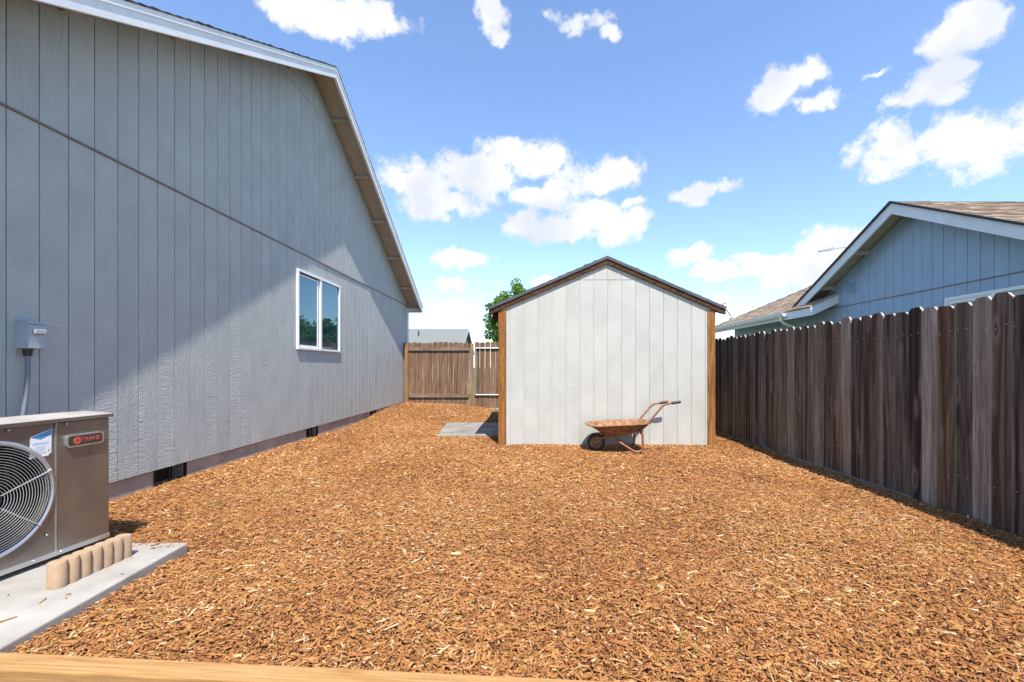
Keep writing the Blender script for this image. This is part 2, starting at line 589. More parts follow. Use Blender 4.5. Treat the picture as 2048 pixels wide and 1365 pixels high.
def thing(name, label, cat, loc=(0, 0, 0), rotz=0.0, group=None, local=False):
    o = bpy.data.objects.new(name, None)
    o.empty_display_size = 0.2
    col.objects.link(o)
    o.location = loc
    o.rotation_euler = (0, 0, rotz)
    o['label'] = label
    o['category'] = cat
    if group:
        o['group'] = group
    ORIGIN[o.name] = Vector((0, 0, 0)) if local else Vector(loc)
    return o


def mesh_of(name, mb, off=Vector((0, 0, 0)), smooth=False, recalc=True):
    me = bpy.data.meshes.new(name)
    me.from_pydata([(p[0] - off.x, p[1] - off.y, p[2] - off.z) for p in mb.v], [], mb.f)
    if recalc:
        bm = bmesh.new()
        bm.from_mesh(me)
        bmesh.ops.recalc_face_normals(bm, faces=bm.faces)
        bm.to_mesh(me)
        bm.free()
    at = me.attributes.new('rnd', 'FLOAT', 'FACE')
    at.data.foreach_set('value', mb.r)
    if smooth:
        me.polygons.foreach_set('use_smooth', [True] * len(me.polygons))
        try:
            me.set_sharp_from_angle(angle=R(40))
        except Exception:
            pass
    return me


def obj(name, mb, mat, parent=None, smooth=False, bevel=0.0, recalc=True):
    off = ORIGIN.get(parent.name, Vector((0, 0, 0))) if parent else Vector((0, 0, 0))
    me = mesh_of(name, mb, off, smooth, recalc)
    if mat:
        me.materials.append(M[mat])
    o = bpy.data.objects.new(name, me)
    col.objects.link(o)
    if parent:
        o.parent = parent
        ORIGIN[o.name] = off
    if bevel:
        b = o.modifiers.new('bevel', 'BEVEL')
        b.width = bevel
        b.segments = 2
        b.limit_method = 'ANGLE'
    return o


def tag(o, label=None, cat=None, group=None, kind=None):
    if label:
        o['label'] = label
    if cat:
        o['category'] = cat
    if group:
        o['group'] = group
    if kind:
        o['kind'] = kind
    return o


def clip(poly, a, b, c):
    """keep the part of a polygon where a*u + b*v <= c"""
    out = []
    for i in range(len(poly)):
        p, q = poly[i], poly[(i + 1) % len(poly)]
        dp, dq = a * p[0] + b * p[1] - c, a * q[0] + b * q[1] - c
        if dp <= 0:
            out.append(p)
        if (dp < 0 < dq) or (dq < 0 < dp):
            t = dp / (dp - dq)
            out.append((p[0] + (q[0] - p[0]) * t, p[1] + (q[1] - p[1]) * t))
    return out


def rect(u0, v0, u1, v1):
    return [(u0, v0), (u1, v0), (u1, v1), (u0, v1)]


def boards_for_wall(parent, mat, axis, face0, face1, u0, u1, phase, courses, roof, holes=(), pitch=0.2032, gap=0.008):
    """vertical siding strips; roof = (ridge_u, ridge_z, slope)"""
    k = math.floor((u0 - phase) / pitch)
    while phase + k * pitch < u1 - 0.01:
        a = max(u0, phase + k * pitch + gap / 2)
        b = min(u1, phase + (k + 1) * pitch - gap / 2)
        k += 1
        if b - a < 0.012:
            continue
        for (z0, z1) in courses:
            polys = [rect(a, z0, b, z1)]
            for (hu0, hz0, hu1, hz1) in holes:
                nxt = []
                for p in polys:
                    us = [q[0] for q in p]
                    zs = [q[1] for q in p]
                    if max(us) <= hu0 or min(us) >= hu1 or max(zs) <= hz0 or min(zs) >= hz1:
                        nxt.append(p)
                        continue
                    lo = clip(p, 0, 1, hz0)
                    hi = clip(p, 0, -1, -hz1)
                    mid = clip(clip(p, 0, -1, -hz0), 0, 1, hz1)
                    le = clip(mid, 1, 0, hu0) if mid else []
                    ri = clip(mid, -1, 0, -hu1) if mid else []
                    nxt += [x for x in (lo, hi, le, ri) if len(x) >= 3]
                polys = nxt
            for p in polys:
                if roof:
                    ru, rz, sl = roof
                    p = clip(p, sl, 1, rz + sl * ru)
                    if len(p) >= 3:
                        p = clip(p, -sl, 1, rz - sl * ru)
                if len(p) < 3:
                    continue
                if max(q[1] for q in p) - min(q[1] for q in p) < 0.02 or max(q[0] for q in p) - min(q[0] for q in p) < 0.006:
                    continue
                obj('siding_board', MB().prism(p, axis, face0, face1), mat, parent)


def shingle_slope(mb, P0, along, up, length, rise_len, expo=0.145, tab=0.33, thick=0.012, seed=0, inside=None):
    """courses of shingle tabs laid up a slope from P0 (eave corner); along and up are unit vectors"""
    rr = random.Random(seed)
    along, up = Vector(along), Vector(up)
    nrm = along.cross(up).normalized()
    if nrm.z < 0:
        nrm = -nrm
    P0 = Vector(P0)
    n = int(rise_len / expo) + 1
    for i in range(n):
        s0, s1 = i * expo, min((i + 1) * expo + 0.05, rise_len)
        if s1 - s0 < 0.01:
            continue
        x = -rr.random() * tab
        while x < length:
            w = tab * rr.uniform(0.45, 1.0)
            a, b = max(0, x), min(length, x + w)
            x += w
            if b - a < 0.02:
                continue
            if inside and not inside((a + b) / 2, (s0 + s1) / 2):
                continue
            t = thick * rr.uniform(0.7, 1.5)
            dn = rr.uniform(-0.008, 0.004) if i else 0
            q = [P0 + along * a + up * (s0 + dn), P0 + along * b + up * (s0 + dn), P0 + along * b + up * s1, P0 + along * a + up * s1]
            lo = [q[0], q[1], q[2], q[3]]
            hi = [q[0] + nrm * (t + 0.006), q[1] + nrm * (t + 0.006), q[2] + nrm * 0.005, q[3] + nrm * 0.005]
            mb.add(lo + hi, [(4, 5, 6, 7), (0, 1, 5, 4), (1, 2, 6, 5), (3, 0, 4, 7)], rr.random())


# ------------------------------------------------------------------ ground
def hgt(x, y):
    """height of the mulch bed"""
    z = 0.012 * math.sin(1.7 * x + 0.6) * math.sin(1.3 * y + 1.0) + 0.008 * math.sin(3.9 * x + 2.1 * y)
    m = max(0.0, min(1.0, (y - 9.0) / 2.6))
    m = m * m * (3 - 2 * m)
    s = max(0.0, min(1.0, (-0.9 - x) / 1.3))
    z += 0.15 * m * s
    z += 0.03 * math.exp(-((x + 3.45) / 0.4) ** 2)
    return z


def hgt_np(x, y):
    z = 0.012 * np.sin(1.7 * x + 0.6) * np.sin(1.3 * y + 1.0) + 0.008 * np.sin(3.9 * x + 2.1 * y)
    m = np.clip((y - 9.0) / 2.6, 0, 1)
    m = m * m * (3 - 2 * m)
    s = np.clip((-0.9 - x) / 1.3, 0, 1)
    return z + 0.15 * m * s + 0.03 * np.exp(-((x + 3.45) / 0.4) ** 2)


def build_ground():
    g = MB()
    S = 1500
    g.add([(-S, -S, -0.10), (S, -S, -0.10), (S, S, -0.10), (-S, S, -0.10)], [(0, 1, 2, 3)])
    tag(obj('ground', g, 'lawn', recalc=False), kind='structure')
    b = MB()
    x0, x1, y0, y1 = -3.6, 3.33, 1.45, 12.5
    nx, ny = 70, 110
    vs = [(x0 + (x1 - x0) * i / nx, y0 + (y1 - y0) * j / ny, hgt(x0 + (x1 - x0) * i / nx, y0 + (y1 - y0) * j / ny) - 0.012)
          for j in range(ny + 1) for i in range(nx + 1)]
    fs = [(j * (nx + 1) + i, j * (nx + 1) + i + 1, (j + 1) * (nx + 1) + i + 1, (j + 1) * (nx + 1) + i) for j in range(ny) for i in range(nx)]
    b.add(vs, fs)
    tag(obj('mulch_bed_ground', b, 'bed', smooth=True, recalc=False), kind='structure')


build_ground()
PAD = [(-3.49, 1.30), (-2.03, 1.30), (-2.13, 2.80), (-3.49, 2.83)]


def in_poly(px, py, poly):
    c = False
    for i in range(len(poly)):
        (x1, y1), (x2, y2) = poly[i], poly[i - 1]
        if (y1 > py) != (y2 > py) and px < (x2 - x1) * (py - y1) / (y2 - y1) + x1:
            c = not c
    return c


def inside_np(x, y, poly):
    c = np.zeros(len(x), bool)
    for i in range(len(poly)):
        (x1, y1), (x2, y2) = poly[i], poly[i - 1]
        if y1 == y2:
            continue
        k = ((y1 > y) != (y2 > y)) & (x < (x2 - x1) * (y - y1) / (y2 - y1) + x1)
        c ^= k
    return c


TIMBER_A, TIMBER_ANG = Vector((-2.6, 1.68, 0)), math.atan2(1.534 - 1.68, 0.118 + 1.98)
SLAB = [(-1.56, 7.42), (-0.40, 7.38), (-0.40, 9.22), (-1.70, 9.2)]
SILL = [(-1.75, 11.95), (0.2, 11.95), (0.2, 12.42), (-1.75, 12.42)]


def build_mulch():
    """loose splinters of bark and wood, laid over the bed"""
    def sample(xa, xb, ya, yb, dens):
        n = int((xb - xa) * (yb - ya) * dens)
        x = rng.uniform(xa, xb, n)
        y = rng.uniform(ya, yb, n)
        wob = 0.05 * np.sin(9 * x + 4 * y) + 0.035 * np.sin(23 * x - 17 * y)
        ok = ~inside_np(x + wob * 0.35, y + wob * 0.35, PAD)
        ok &= ~inside_np(x + wob, y + wob * 0.8, SLAB)
        ok &= ~inside_np(x + wob * 1.5, y + wob * 2.5, SILL)
        ok &= ~((x > -0.43) & (x < 2.67) & (y > 6.60) & (y < 10.3))
        yt = 1.68 + (x + 1.98) * math.tan(TIMBER_ANG) + 0.01
        ok &= y > yt
        ok &= (x > -3.46) & (x < 3.29)
        return x[ok], y[ok]

    # (band, density, length scale, faces)
    V, F, RND = [], [], []
    base = 0
    for (xa, xb, ya, yb, dens, ls, kind) in ((-2.6, 3.32, 1.5, 2.7, 12000, 1.05, 8), (-3.5, 3.32, 2.7, 4.4, 8500, 1.05, 8),
                                             (-3.5, 3.32, 4.4, 7.0, 6000, 1.05, 4), (-3.5, 3.32, 7.0, 12.4, 3600, 1.15, 4)):
        x, y = sample(xa, xb, ya, yb, dens)
        if ya == 2.7:                                   # stray chips lying on the far end of the pad
            k = 46
            sx_ = np.concatenate([rng.uniform(-2.55, -2.14, 34), rng.uniform(-2.5, -2.06, 12)])
            sy_ = np.concatenate([2.80 - np.abs(rng.normal(0, 0.045, 34)), rng.uniform(1.9, 2.75, 12)])
            x, y = np.concatenate([x, sx_]), np.concatenate([y, sy_])
        n = len(x)
        Ln = np.clip(rng.lognormal(math.log(0.0225), 0.52, n), 0.010, 0.10) * ls
        W = np.clip(rng.lognormal(math.log(0.0068), 0.45, n), 0.003, 0.020) * ls
        W = np.minimum(W, Ln * 0.45)
        T = np.clip(W * rng.uniform(0.25, 0.55, n), 0.0015, 0.006)
        yaw = rng.uniform(0, 2 * np.pi, n)
        pitch = rng.normal(0, 0.20, n)
        roll = rng.normal(0, 0.35, n)
        clump = 0.5 + 0.5 * np.sin(5.1 * x + 2.3 * np.sin(3 * y)) * np.sin(4.3 * y + 1.7 * np.sin(2.7 * x))
        z = hgt_np(x, y) + rng.uniform(-0.010, 0.016, n) + 0.010 * clump
        if ya == 2.7:
            z[-k:] = 0.063
            pitch[-k:] *= 0.15
            roll[-k:] *= 0.1
        cy_, sy_ = np.cos(yaw), np.sin(yaw)
        cp, sp = np.cos(pitch), np.sin(pitch)
        cr, sr = np.cos(roll), np.sin(roll)
        ax = np.stack([cy_ * cp, sy_ * cp, sp], 1)
        bx0 = np.stack([-sy_, cy_, np.zeros(n)], 1)
        nx0 = np.cross(ax, bx0)
        bx = bx0 * cr[:, None] + nx0 * sr[:, None]
        nx_ = np.cross(ax, bx)
        c = np.stack([x, y, z], 1)
        h = Ln[:, None] / 2
        if kind == 8:
            k1 = rng.uniform(0.35, 1.0, n)[:, None]
            k2 = rng.uniform(0.2, 0.9, n)[:, None]
            w = W[:, None] / 2
            t = T[:, None]
            j1 = rng.uniform(0.7, 1.0, n)[:, None]
            j2 = rng.uniform(0.7, 1.0, n)[:, None]
            vs = np.stack([c - ax * h * j1 - bx * w * k1, c - ax * h + bx * w * k1, c + ax * h - bx * w * k2, c + ax * h * j2 + bx * w * k2,
                           c - ax * h * j1 * .92 - bx * w * k1 * .8 + nx_ * t, c - ax * h * .92 + bx * w * k1 * .8 + nx_ * t,
                           c + ax * h * .9 - bx * w * k2 * .8 + nx_ * t, c + ax * h * j2 * .9 + bx * w * k2 * .8 + nx_ * t], 1)
            q = np.array([(4, 6, 7, 5), (0, 2, 6, 4), (2, 3, 7, 6), (3, 1, 5, 7), (1, 0, 4, 5)])
        else:
            w = W[:, None] / 2
            t = T[:, None] * 1.6
            vs = np.stack([c - ax * h - bx * w, c - ax * h * .8 + nx_ * t, c - ax * h * .9 + bx * w,
                           c + ax * h * .9 - bx * w, c + ax * h * .8 + nx_ * t, c + ax * h + bx * w], 1)
            q = np.array([(0, 3, 4, 1), (1, 4, 5, 2)])
        nv = vs.shape[1]
        V.append(vs.reshape(-1, 3))
        F.append((q[None] + (np.arange(n) * nv)[:, None, None] + base).reshape(-1, 4))
        rnd = np.clip(rng.normal(0.50, 0.26, n) + 0.09 * np.sin(2.1 * x + 1.1 + np.sin(1.3 * y)) * np.sin(1.6 * y + 0.8 * np.sin(2.2 * x)) + 0.05 * np.sin(6.3 * x + 2 * np.sin(4 * y)) * np.sin(5.1 * y), 0.02, 1)
        pale = rng.random(n) < 0.012
        rnd[pale] = rng.uniform(0.9, 1.0, pale.sum())
        RND.append(np.repeat(rnd, len(q)))
        base += n * nv
    V = np.concatenate(V).astype(np.float32)
    F = np.concatenate(F).astype(np.int32)
    RND = np.concatenate(RND).astype(np.float32)
    me = bpy.data.meshes.new('wood_chip_mulch')
    me.vertices.add(len(V))
    me.vertices.foreach_set('co', V.ravel())
    me.loops.add(F.size)
    me.loops.foreach_set('vertex_index', F.ravel())
    me.polygons.add(len(F))
    me.polygons.foreach_set('loop_start', np.arange(0, F.size, 4, dtype=np.int32))
    me.polygons.foreach_set('loop_total', np.full(len(F), 4, np.int32))
    me.update(calc_edges=True)
    a = me.attributes.new('rnd', 'FLOAT', 'FACE')
    a.data.foreach_set('value', RND)
    me.materials.append(M['chip'])
    o = bpy.data.objects.new('wood_chip_mulch', me)
    col.objects.link(o)
    tag(o, 'orange brown bark chip mulch covering the whole yard', 'mulch', kind='stuff')
    print('mulch quads', len(F))


build_mulch()


# ------------------------------------------------------------------ concrete pads
def build_pads():
    p = MB().prism(PAD, 2, -0.08, 0.060)
    tag(obj('concrete_pad', p, 'concrete', bevel=0.008), kind='structure')
    s = MB().prism(SLAB, 2, -0.08, 0.022)
    tag(obj('concrete_landing', s, 'slab'), kind='structure')
    t = MB().prism([(-1.56, 11.98), (0.5, 11.98), (0.5, 12.40), (-1.56, 12.40)], 2, -0.08, 0.03)
    tag(obj('gate_threshold', t, 'slab'), kind='structure')


build_pads()

# ------------------------------------------------------------------ our house
WX = -3.5                    # wall face
HY0, HY1 = 1.58, 12.86
RY, RZ, SL = 7.22, 5.98, 0.53
OH = 0.38


def build_house():
    h = thing('grey_house', 'grey house with vertical grooved siding and white rake trim on the left', 'house', (WX, RY, 0))
    # core wall with gable
    zt = lambda y: RZ - 0.10 - SL * abs(y - RY)
    core = [(HY0, 0.187), (HY1, 0.187), (HY1, zt(HY1)), (RY, zt(RY)), (HY0, zt(HY0))]
    wall = obj('wall', MB().prism(core, 0, WX - 9.0, WX - 0.012), 'siding', h)
    found = MB()
    vents = [(4.20, 4.61), (7.06, 7.46), (9.87, 10.27)]
    ys = [HY0] + [q for v in vents for q in v] + [HY1]
    for i in range(0, len(ys), 2):
        found.box((WX - 0.22, ys[i], -0.06), (WX - 0.022, ys[i + 1], 0.186))
    for (a, b) in vents:
        found.box((WX - 0.22, a, -0.06), (WX - 0.022, b, 0.02))
    fo = obj('foundation', found, 'foundation', h)
    for (a, b) in vents:
        v = obj('crawl_vent', MB().box((WX - 0.18, a, 0.0205), (WX - 0.17, b, 0.1855)), 'dark', h)  # dark sheet: shade of the crawl space put into colour
        fr = MB()
        fr.box((WX - 0.045, a + 0.0005, 0.0205), (WX - 0.018, a + 0.012, 0.1855))
        fr.box((WX - 0.045, b - 0.012, 0.0205), (WX - 0.018, b - 0.0005, 0.1855))
        fr.box((WX - 0.045, a + 0.20, 0.0305), (WX - 0.030, a + 0.21, 0.1855))
        fr.box((WX - 0.045, a + 0.0125, 0.0205), (WX - 0.020, b - 0.0125, 0.030))
        for k in range(1, 10):
            fr.box((WX - 0.042, a + 0.0125 + k * 0.038, 0.0305), (WX - 0.040, a + 0.0145 + k * 0.038, 0.1855))
        obj('vent_screen', fr, 'black', v)
    win = (6.72, 1.42, 8.22, 2.63)
    courses = [(0.188, 2.885), (2.902, 5.335), (5.342, 7.0)]
    boards_for_wall(wall, 'siding', 0, WX - 0.0125, WX, HY0, HY1 - 0.10, 3.004, courses, (RY, RZ - 0.11, SL), [win])
    fl = MB()
    fl.box((WX - 0.012, HY0, 2.886), (WX + 0.014, HY1 - 0.10, 2.900))
    obj('flashing', fl, 'flash', h)
    obj('corner_trim', MB().box((WX - 0.03, HY1 - 0.098, 0.17), (WX + 0.018, HY1 + 0.02, zt(HY1) - 0.06)), 'trim', h)
    # roof: sheathing, soffit, lookouts, rake boards, shingles
    X0, X1 = WX - 9.4, WX + OH
    EY0, EY1 = RY - 5.78, RY + 5.78
    rz = lambda y: RZ - SL * abs(y - RY)
    sh = MB()
    for e in (EY0, EY1):
        sh.prism([(RY, RZ - 0.065), (e, rz(e) - 0.065), (e, rz(e) - 0.02), (RY, RZ - 0.02)], 0, X0, X1 - 0.04)
    roof = obj('roof', sh, 'soffit', h)
    c = math.sqrt(1 + SL * SL)
    for s, e in ((-1, EY0), (1, EY1)):
        mb = MB()
        up = Vector((0, -s / c, SL / c))
        shingle_slope(mb, (X0, e + s * 0.03, rz(e) - 0.02 - SL * 0.03), (1, 0, 0), up, X1 + 0.013 - X0, (5.81) * c, 0.145, 0.9, 0.012, 3 + s)
        tag(obj('shingles', mb, 'shingle_dark', roof), kind='stuff')
        fb = MB()
        fb.prism([(RY, RZ - 0.05), (e, rz(e) - 0.05), (e, rz(e) - 0.19), (RY, RZ - 0.19)], 0, X1 - 0.04, X1)
        obj('rake_board', fb, 'trim', roof)
        fb = MB()
        fb.prism([(RY, RZ - 0.018), (e, rz(e) - 0.018), (e, rz(e) - 0.075), (RY, RZ - 0.075)], 0, X1 + 0.0005, X1 + 0.008)
        obj('drip_trim', fb, 'trim', roof)
        # eave fascia along the low edge
        fe = MB()
        a, b = (e, e + s * 0.03)
        fe.box((X0, min(a, b), rz(e) - 0.188), (X1 - 0.002, max(a, b), rz(e) - 0.03))
        obj('eave_board', fe, 'trim', roof)
        k = 0
        for y in [RY + s * (0.72 + 1.045 * i) for i in range(6)]:
            if abs(y - RY) > 5.6:
                continue
            lk = MB()
            z = rz(y) - 0.066
            lk.prism([(y - 0.019, z - 0.005), (y + 0.019, z - 0.005), (y + 0.019, z - 0.068), (y - 0.019, z - 0.068)], 0, WX + 0.001, X1 - 0.041)
            obj('lookout', lk, 'soffit', roof)
    bx = MB()      # boxed end of the far eave
    bx.box((WX + 0.002, HY1 + 0.021, rz(EY1) - 0.182), (X1 - 0.042, EY1 - 0.002, rz(EY1) - 0.165))
    obj('eave_soffit', bx, 'soffit', roof)
    # window
    y0, z0, y1, z1 = win
    wn = obj('window', MB().box((WX - 0.0115, y0 + 0.01, z0 + 0.01), (WX - 0.008, y1 - 0.01, z1 - 0.01)), 'dark', h)  # dark sheet behind the panes, painted as the unlit room
    fr = MB()
    d0, d1 = WX - 0.0075, WX + 0.032
    t = 0.036
    fr.box((d0, y0, z0), (d1, y0 + t, z1))
    fr.box((d0, y1 - t, z0), (d1, y1, z1))
    fr.box((d0, y0 + t, z0), (d1, y1 - t, z0 + t))
    fr.box((d0, y0 + t, z1 - t), (d1, y1 - t, z1))
    ym = (y0 + y1) / 2
    fr.box((d0, ym - 0.03, z0 + t), (d1 - 0.004, ym + 0.03, z1 - t))
    obj('frame', fr, 'white', wn, bevel=0.003)
    # sliding sash, left open a crack
    sa = MB()
    a, b = y0 + t + 0.001, ym - 0.075
    e0, e1 = WX + 0.002, WX + 0.016
    w = 0.035
    za, zb = z0 + t + 0.001, z1 - t - 0.03
    sa.box((e0, a, za), (e1, a + w * 0.4, zb))
    sa.box((e0, b - w, za), (e1, b, zb))
    sa.box((e0, a + w * 0.4, za), (e1, b - w, za + w))
    sa.box((e0, a + w * 0.4, zb - w * 0.6), (e1, b - w, zb))
    obj('sash', sa, 'white', wn)
    obj('pane', MB().box((WX + 0.006, a + w * 0.4, za + w), (WX + 0.009, b - w, zb - w * 0.6)), 'glass', wn)
    obj('pane', MB().box((WX + 0.004, ym + 0.03, z0 + t), (WX + 0.007, y1 - t, z1 - t)), 'glass', wn)
    return h


build_house()


# ------------------------------------------------------------------ electrical box on the wall
def build_ebox():
    h = thing('electrical_box', 'grey electrical disconnect box with conduit on the house wall', 'electrical box', (WX, 3.18, 1.28))
    y0, y1, z0, z1 = 3.06, 3.178, 1.278, 1.465
    obj('housing', MB().box((WX + 0.001, y0, z0), (WX + 0.085, y1, z1)), 'boxgrey', h, bevel=0.004)
    obj('back_plate', MB().box((WX + 0.0005, y0 - 0.010, z0 - 0.004), (WX + 0.006, y1 - 0.012, z1 + 0.024)), 'boxgrey', h)
    obj('door', MB().box((WX + 0.0855, y0 + 0.004, z0 + 0.002), (WX + 0.092, y1 - 0.004, z1 - 0.022)), 'boxgrey', h, bevel=0.002)
    obj('hood', MB().prism([(WX + 0.001, z1 + 0.001), (WX + 0.100, z1 - 0.018), (WX + 0.100, z1 - 0.012), (WX + 0.001, z1 + 0.010)], 1, y0 - 0.003, y1 + 0.003), 'boxgrey', h)
    obj('handle', MB().box((WX + 0.0925, y0 + 0.02, z0 + 0.10), (WX + 0.110, y1 - 0.02, z0 + 0.135)), 'boxgrey', h, bevel=0.006)
    obj('fitting', MB().lathe([(0.0, 0), (0.026, 0), (0.022, -0.05), (0.0, -0.05)], (WX + 0.045, 3.092, z0), (0, 0, 1), 16), 'black', h, smooth=True)
    pts = [(WX + 0.045, 3.092, z0 - 0.04), (WX + 0.045, 3.092, 1.10), (WX + 0.045, 3.082, 0.96), (WX + 0.047, 3.062, 0.82), (WX + 0.055, 3.03, 0.68), (WX + 0.09, 2.95, 0.54), (WX + 0.16, 2.78, 0.42), (WX + 0.40, 2.66, 0.38)]
    P = [Vector(p) for p in pts]
    sm = []
    for i in range(len(P) - 1):
        for t in (0, 0.5):
            sm.append(P[i].lerp(P[i + 1], t))
    sm.append(P[-1])
    obj('conduit', MB().tube(sm, 0.014, 10), 'conduit', h, smooth=True)


build_ebox()


# ------------------------------------------------------------------ air conditioner
def text_mesh(txt, size):
    c = bpy.data.curves.new('lettering', 'FONT')
    c.body = txt
    c.size = size
    c.align_x = 'CENTER'
    c.align_y = 'CENTER'
    c.extrude = 0.0006
    o = bpy.data.objects.new('lettering', c)
    col.objects.link(o)
    dg = bpy.context.evaluated_depsgraph_get()
    me = bpy.data.meshes.new_from_object(o.evaluated_get(dg))
    bpy.data.objects.remove(o)
    return me


def build_ac():
    LN, DP, HT = 0.92, 0.34, 0.775
    a = thing('air_conditioner', 'bronze outdoor air conditioner with round fan grille and red badge', 'air conditioner',
              (-2.86, 2.385, 0.060), R(-5.5), local=True)
    fx = DP / 2
    y0, y1 = -LN / 2, LN / 2
    zb, zt = 0.032, 0.032 + HT - 0.03
    ys = 0.165
    cyc, czc, rad = -0.140, 0.418, 0.284
    # cabinet with a round opening in front
    mb = MB()
    n = 64
    ring, outer = [], []
    for k in range(n):
        t = 2 * math.pi * k / n + math.pi / 4
        cu, su = math.cos(t), math.sin(t)
        ring.append((fx, cyc + rad * cu, czc + rad * su))
        s = min(((ys - cyc) if cu > 0 else (cyc - y0)) / max(abs(cu), 1e-6), ((zt - czc) if su > 0 else (czc - zb)) / max(abs(su), 1e-6))
        outer.append((fx, cyc + s * cu, czc + s * su))
    inner = [(fx - 0.06, p[1], p[2]) for p in ring]
    mb.add(ring + outer + inner, [(k, (k + 1) % n, n + (k + 1) % n, n + k) for k in range(n)] +
           [(k, (k + 1) % n, 2 * n + (k + 1) % n, 2 * n + k) for k in range(n)])
    for (cy_, cz_) in ((ys, zt), (ys, zb), (y0, zt), (y0, zb)):      # square the corners off
        pass
    b = -fx
    mb.add([(fx, y0, zb), (b, y0, zb), (b, y0, zt), (fx, y0, zt)], [(0, 1, 2, 3)])
    mb.add([(b, y0, zb), (b, y1, zb), (b, y1, zt), (b, y0, zt)], [(0, 1, 2, 3)])
    mb.add([(b, y0, zb), (fx, y0, zb), (fx, y1, zb), (b, y1, zb)], [(0, 1, 2, 3)])
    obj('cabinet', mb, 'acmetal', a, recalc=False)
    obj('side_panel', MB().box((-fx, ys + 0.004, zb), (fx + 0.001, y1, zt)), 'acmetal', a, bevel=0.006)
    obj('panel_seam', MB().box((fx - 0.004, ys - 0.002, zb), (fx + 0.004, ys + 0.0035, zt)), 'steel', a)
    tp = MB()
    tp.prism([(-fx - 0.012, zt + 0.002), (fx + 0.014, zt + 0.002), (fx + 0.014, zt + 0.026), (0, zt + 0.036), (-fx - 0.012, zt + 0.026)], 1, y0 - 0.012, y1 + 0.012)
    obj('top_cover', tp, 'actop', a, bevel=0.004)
    obj('cover_lip', MB().box((fx + 0.0145, y0 - 0.012, zt + 0.002), (fx + 0.017, y1 + 0.012, zt + 0.022)), 'acmetal', a)
    obj('base_rail', MB().box((-fx, y0, zb - 0.004), (fx + 0.006, y1, zb + 0.022)), 'steel', a, bevel=0.002)
    for (px, py) in ((0.12, -0.36), (0.12, 0.36), (-0.12, -0.36), (-0.12, 0.36)):
        obj('foot', MB().box((px - 0.03, py - 0.04, 0.0005), (px + 0.03, py + 0.04, zb - 0.0045)), 'black', a)
    # inside
    obj('fan_shroud', MB().lathe([(0.0, -0.20), (rad + 0.02, -0.20), (rad + 0.02, -0.06)], (fx, cyc, czc), (1, 0, 0), 40), 'dark', a)
    rim = MB().lathe([(rad - 0.006, -0.02), (rad - 0.004, 0.006), (rad + 0.006, 0.012), (rad + 0.018, 0.006), (rad + 0.02, 0.0005)], (fx, cyc, czc), (1, 0, 0), 64)
    obj('fan_rim', rim, 'steel', a, smooth=True)
    fan = obj('fan', MB().lathe([(0.0, -0.045), (0.055, -0.045), (0.07, -0.06), (0.07, -0.14), (0.0, -0.14)], (fx, cyc, czc), (1, 0, 0), 28), 'black', a, smooth=True)
    for k in range(4):
        t0 = k * math.pi / 2 + 0.5
        bl = MB()
        vs = []
        for i in range(5):
            r_ = 0.065 + (rad - 0.09) * i / 4
            for j, w in enumerate((-0.38, 0.38)):
                t = t0 + w * (0.7 + 0.5 * i / 4)
                vs.append((fx - 0.10 + (0.03 if j else -0.03), cyc + r_ * math.cos(t), czc + r_ * math.sin(t)))
        bl.add(vs, [(2 * i, 2 * i + 1, 2 * i + 3, 2 * i + 2) for i in range(4)])
        obj('blade', bl, 'black', fan, recalc=False)
    gr = obj('fan_grille', MB().lathe([(0.0, 0.022), (0.052, 0.022), (0.056, 0.012), (0.0, 0.012)], (fx, cyc, czc), (1, 0, 0), 24), 'black', a)
    nr = 17
    for i in range(nr):
        r_ = 0.066 + (rad - 0.07) * i / (nr - 1)
        x = fx + 0.018 - 0.010 * (i / (nr - 1)) ** 3
        ringp = [(x, cyc + r_ * math.cos(2 * math.pi * k / 56), czc + r_ * math.sin(2 * math.pi * k / 56)) for k in range(57)]
        obj('grille_ring', MB().tube(ringp, 0.0014, 5, cap=False), 'wire', gr, smooth=True)
    for k in range(6):
        t = k * math.pi / 3 + 0.35
        s = MB().tube([(fx + 0.014, cyc + 0.05 * math.cos(t), czc + 0.05 * math.sin(t)), (fx + 0.012, cyc + (rad + 0.006) * math.cos(t), czc + (rad + 0.006) * math.sin(t))], 0.0032, 6)
        obj('grille_spoke', s, 'wire', gr, smooth=True)
        sc = MB().lathe([(0.0, 0.012), (0.007, 0.010), (0.010, 0.0)], (fx + 0.008, cyc + (rad + 0.006) * math.cos(t), czc + (rad + 0.006) * math.sin(t)), (1, 0, 0), 10)
        obj('screw', sc, 'steel', gr, smooth=True)
    for (yy, zz) in ((-0.05, zt - 0.012), (0.215, zt - 0.012), (0.125, zb + 0.60), (0.12, zb + 0.13), (0.06, zb + 0.012), (-0.16, zb + 0.012), (0.19, zb + 0.012)):
        obj('screw', MB().lathe([(0.0, 0.006), (0.005, 0.005), (0.007, 0.0)], (fx + 0.0065, yy, zz), (1, 0, 0), 10), 'steel', a, smooth=True)
    # badge
    by, bz, bw, bh = 0.312, zt - 0.115, 0.205, 0.072

    def rrect(w, h_, r_, n_=5):
        pts = []
        for (sx, sy, a0) in ((1, 1, 0), (-1, 1, 90), (-1, -1, 180), (1, -1, 270)):
            for i in range(n_ + 1):
                t = R(a0 + 90 * i / n_)
                pts.append((by + sx * (w / 2 - r_) + r_ * math.cos(t), bz + sy * (h_ / 2 - r_) + r_ * math.sin(t)))
        return pts
    bd = obj('badge', MB().prism(rrect(bw, bh, 0.02), 0, fx + 0.0012, fx + 0.016), 'steel', a)
    obj('badge_face', MB().prism(rrect(bw - 0.018, bh - 0.016, 0.014), 0, fx + 0.0162, fx + 0.0172), 'badge', bd)
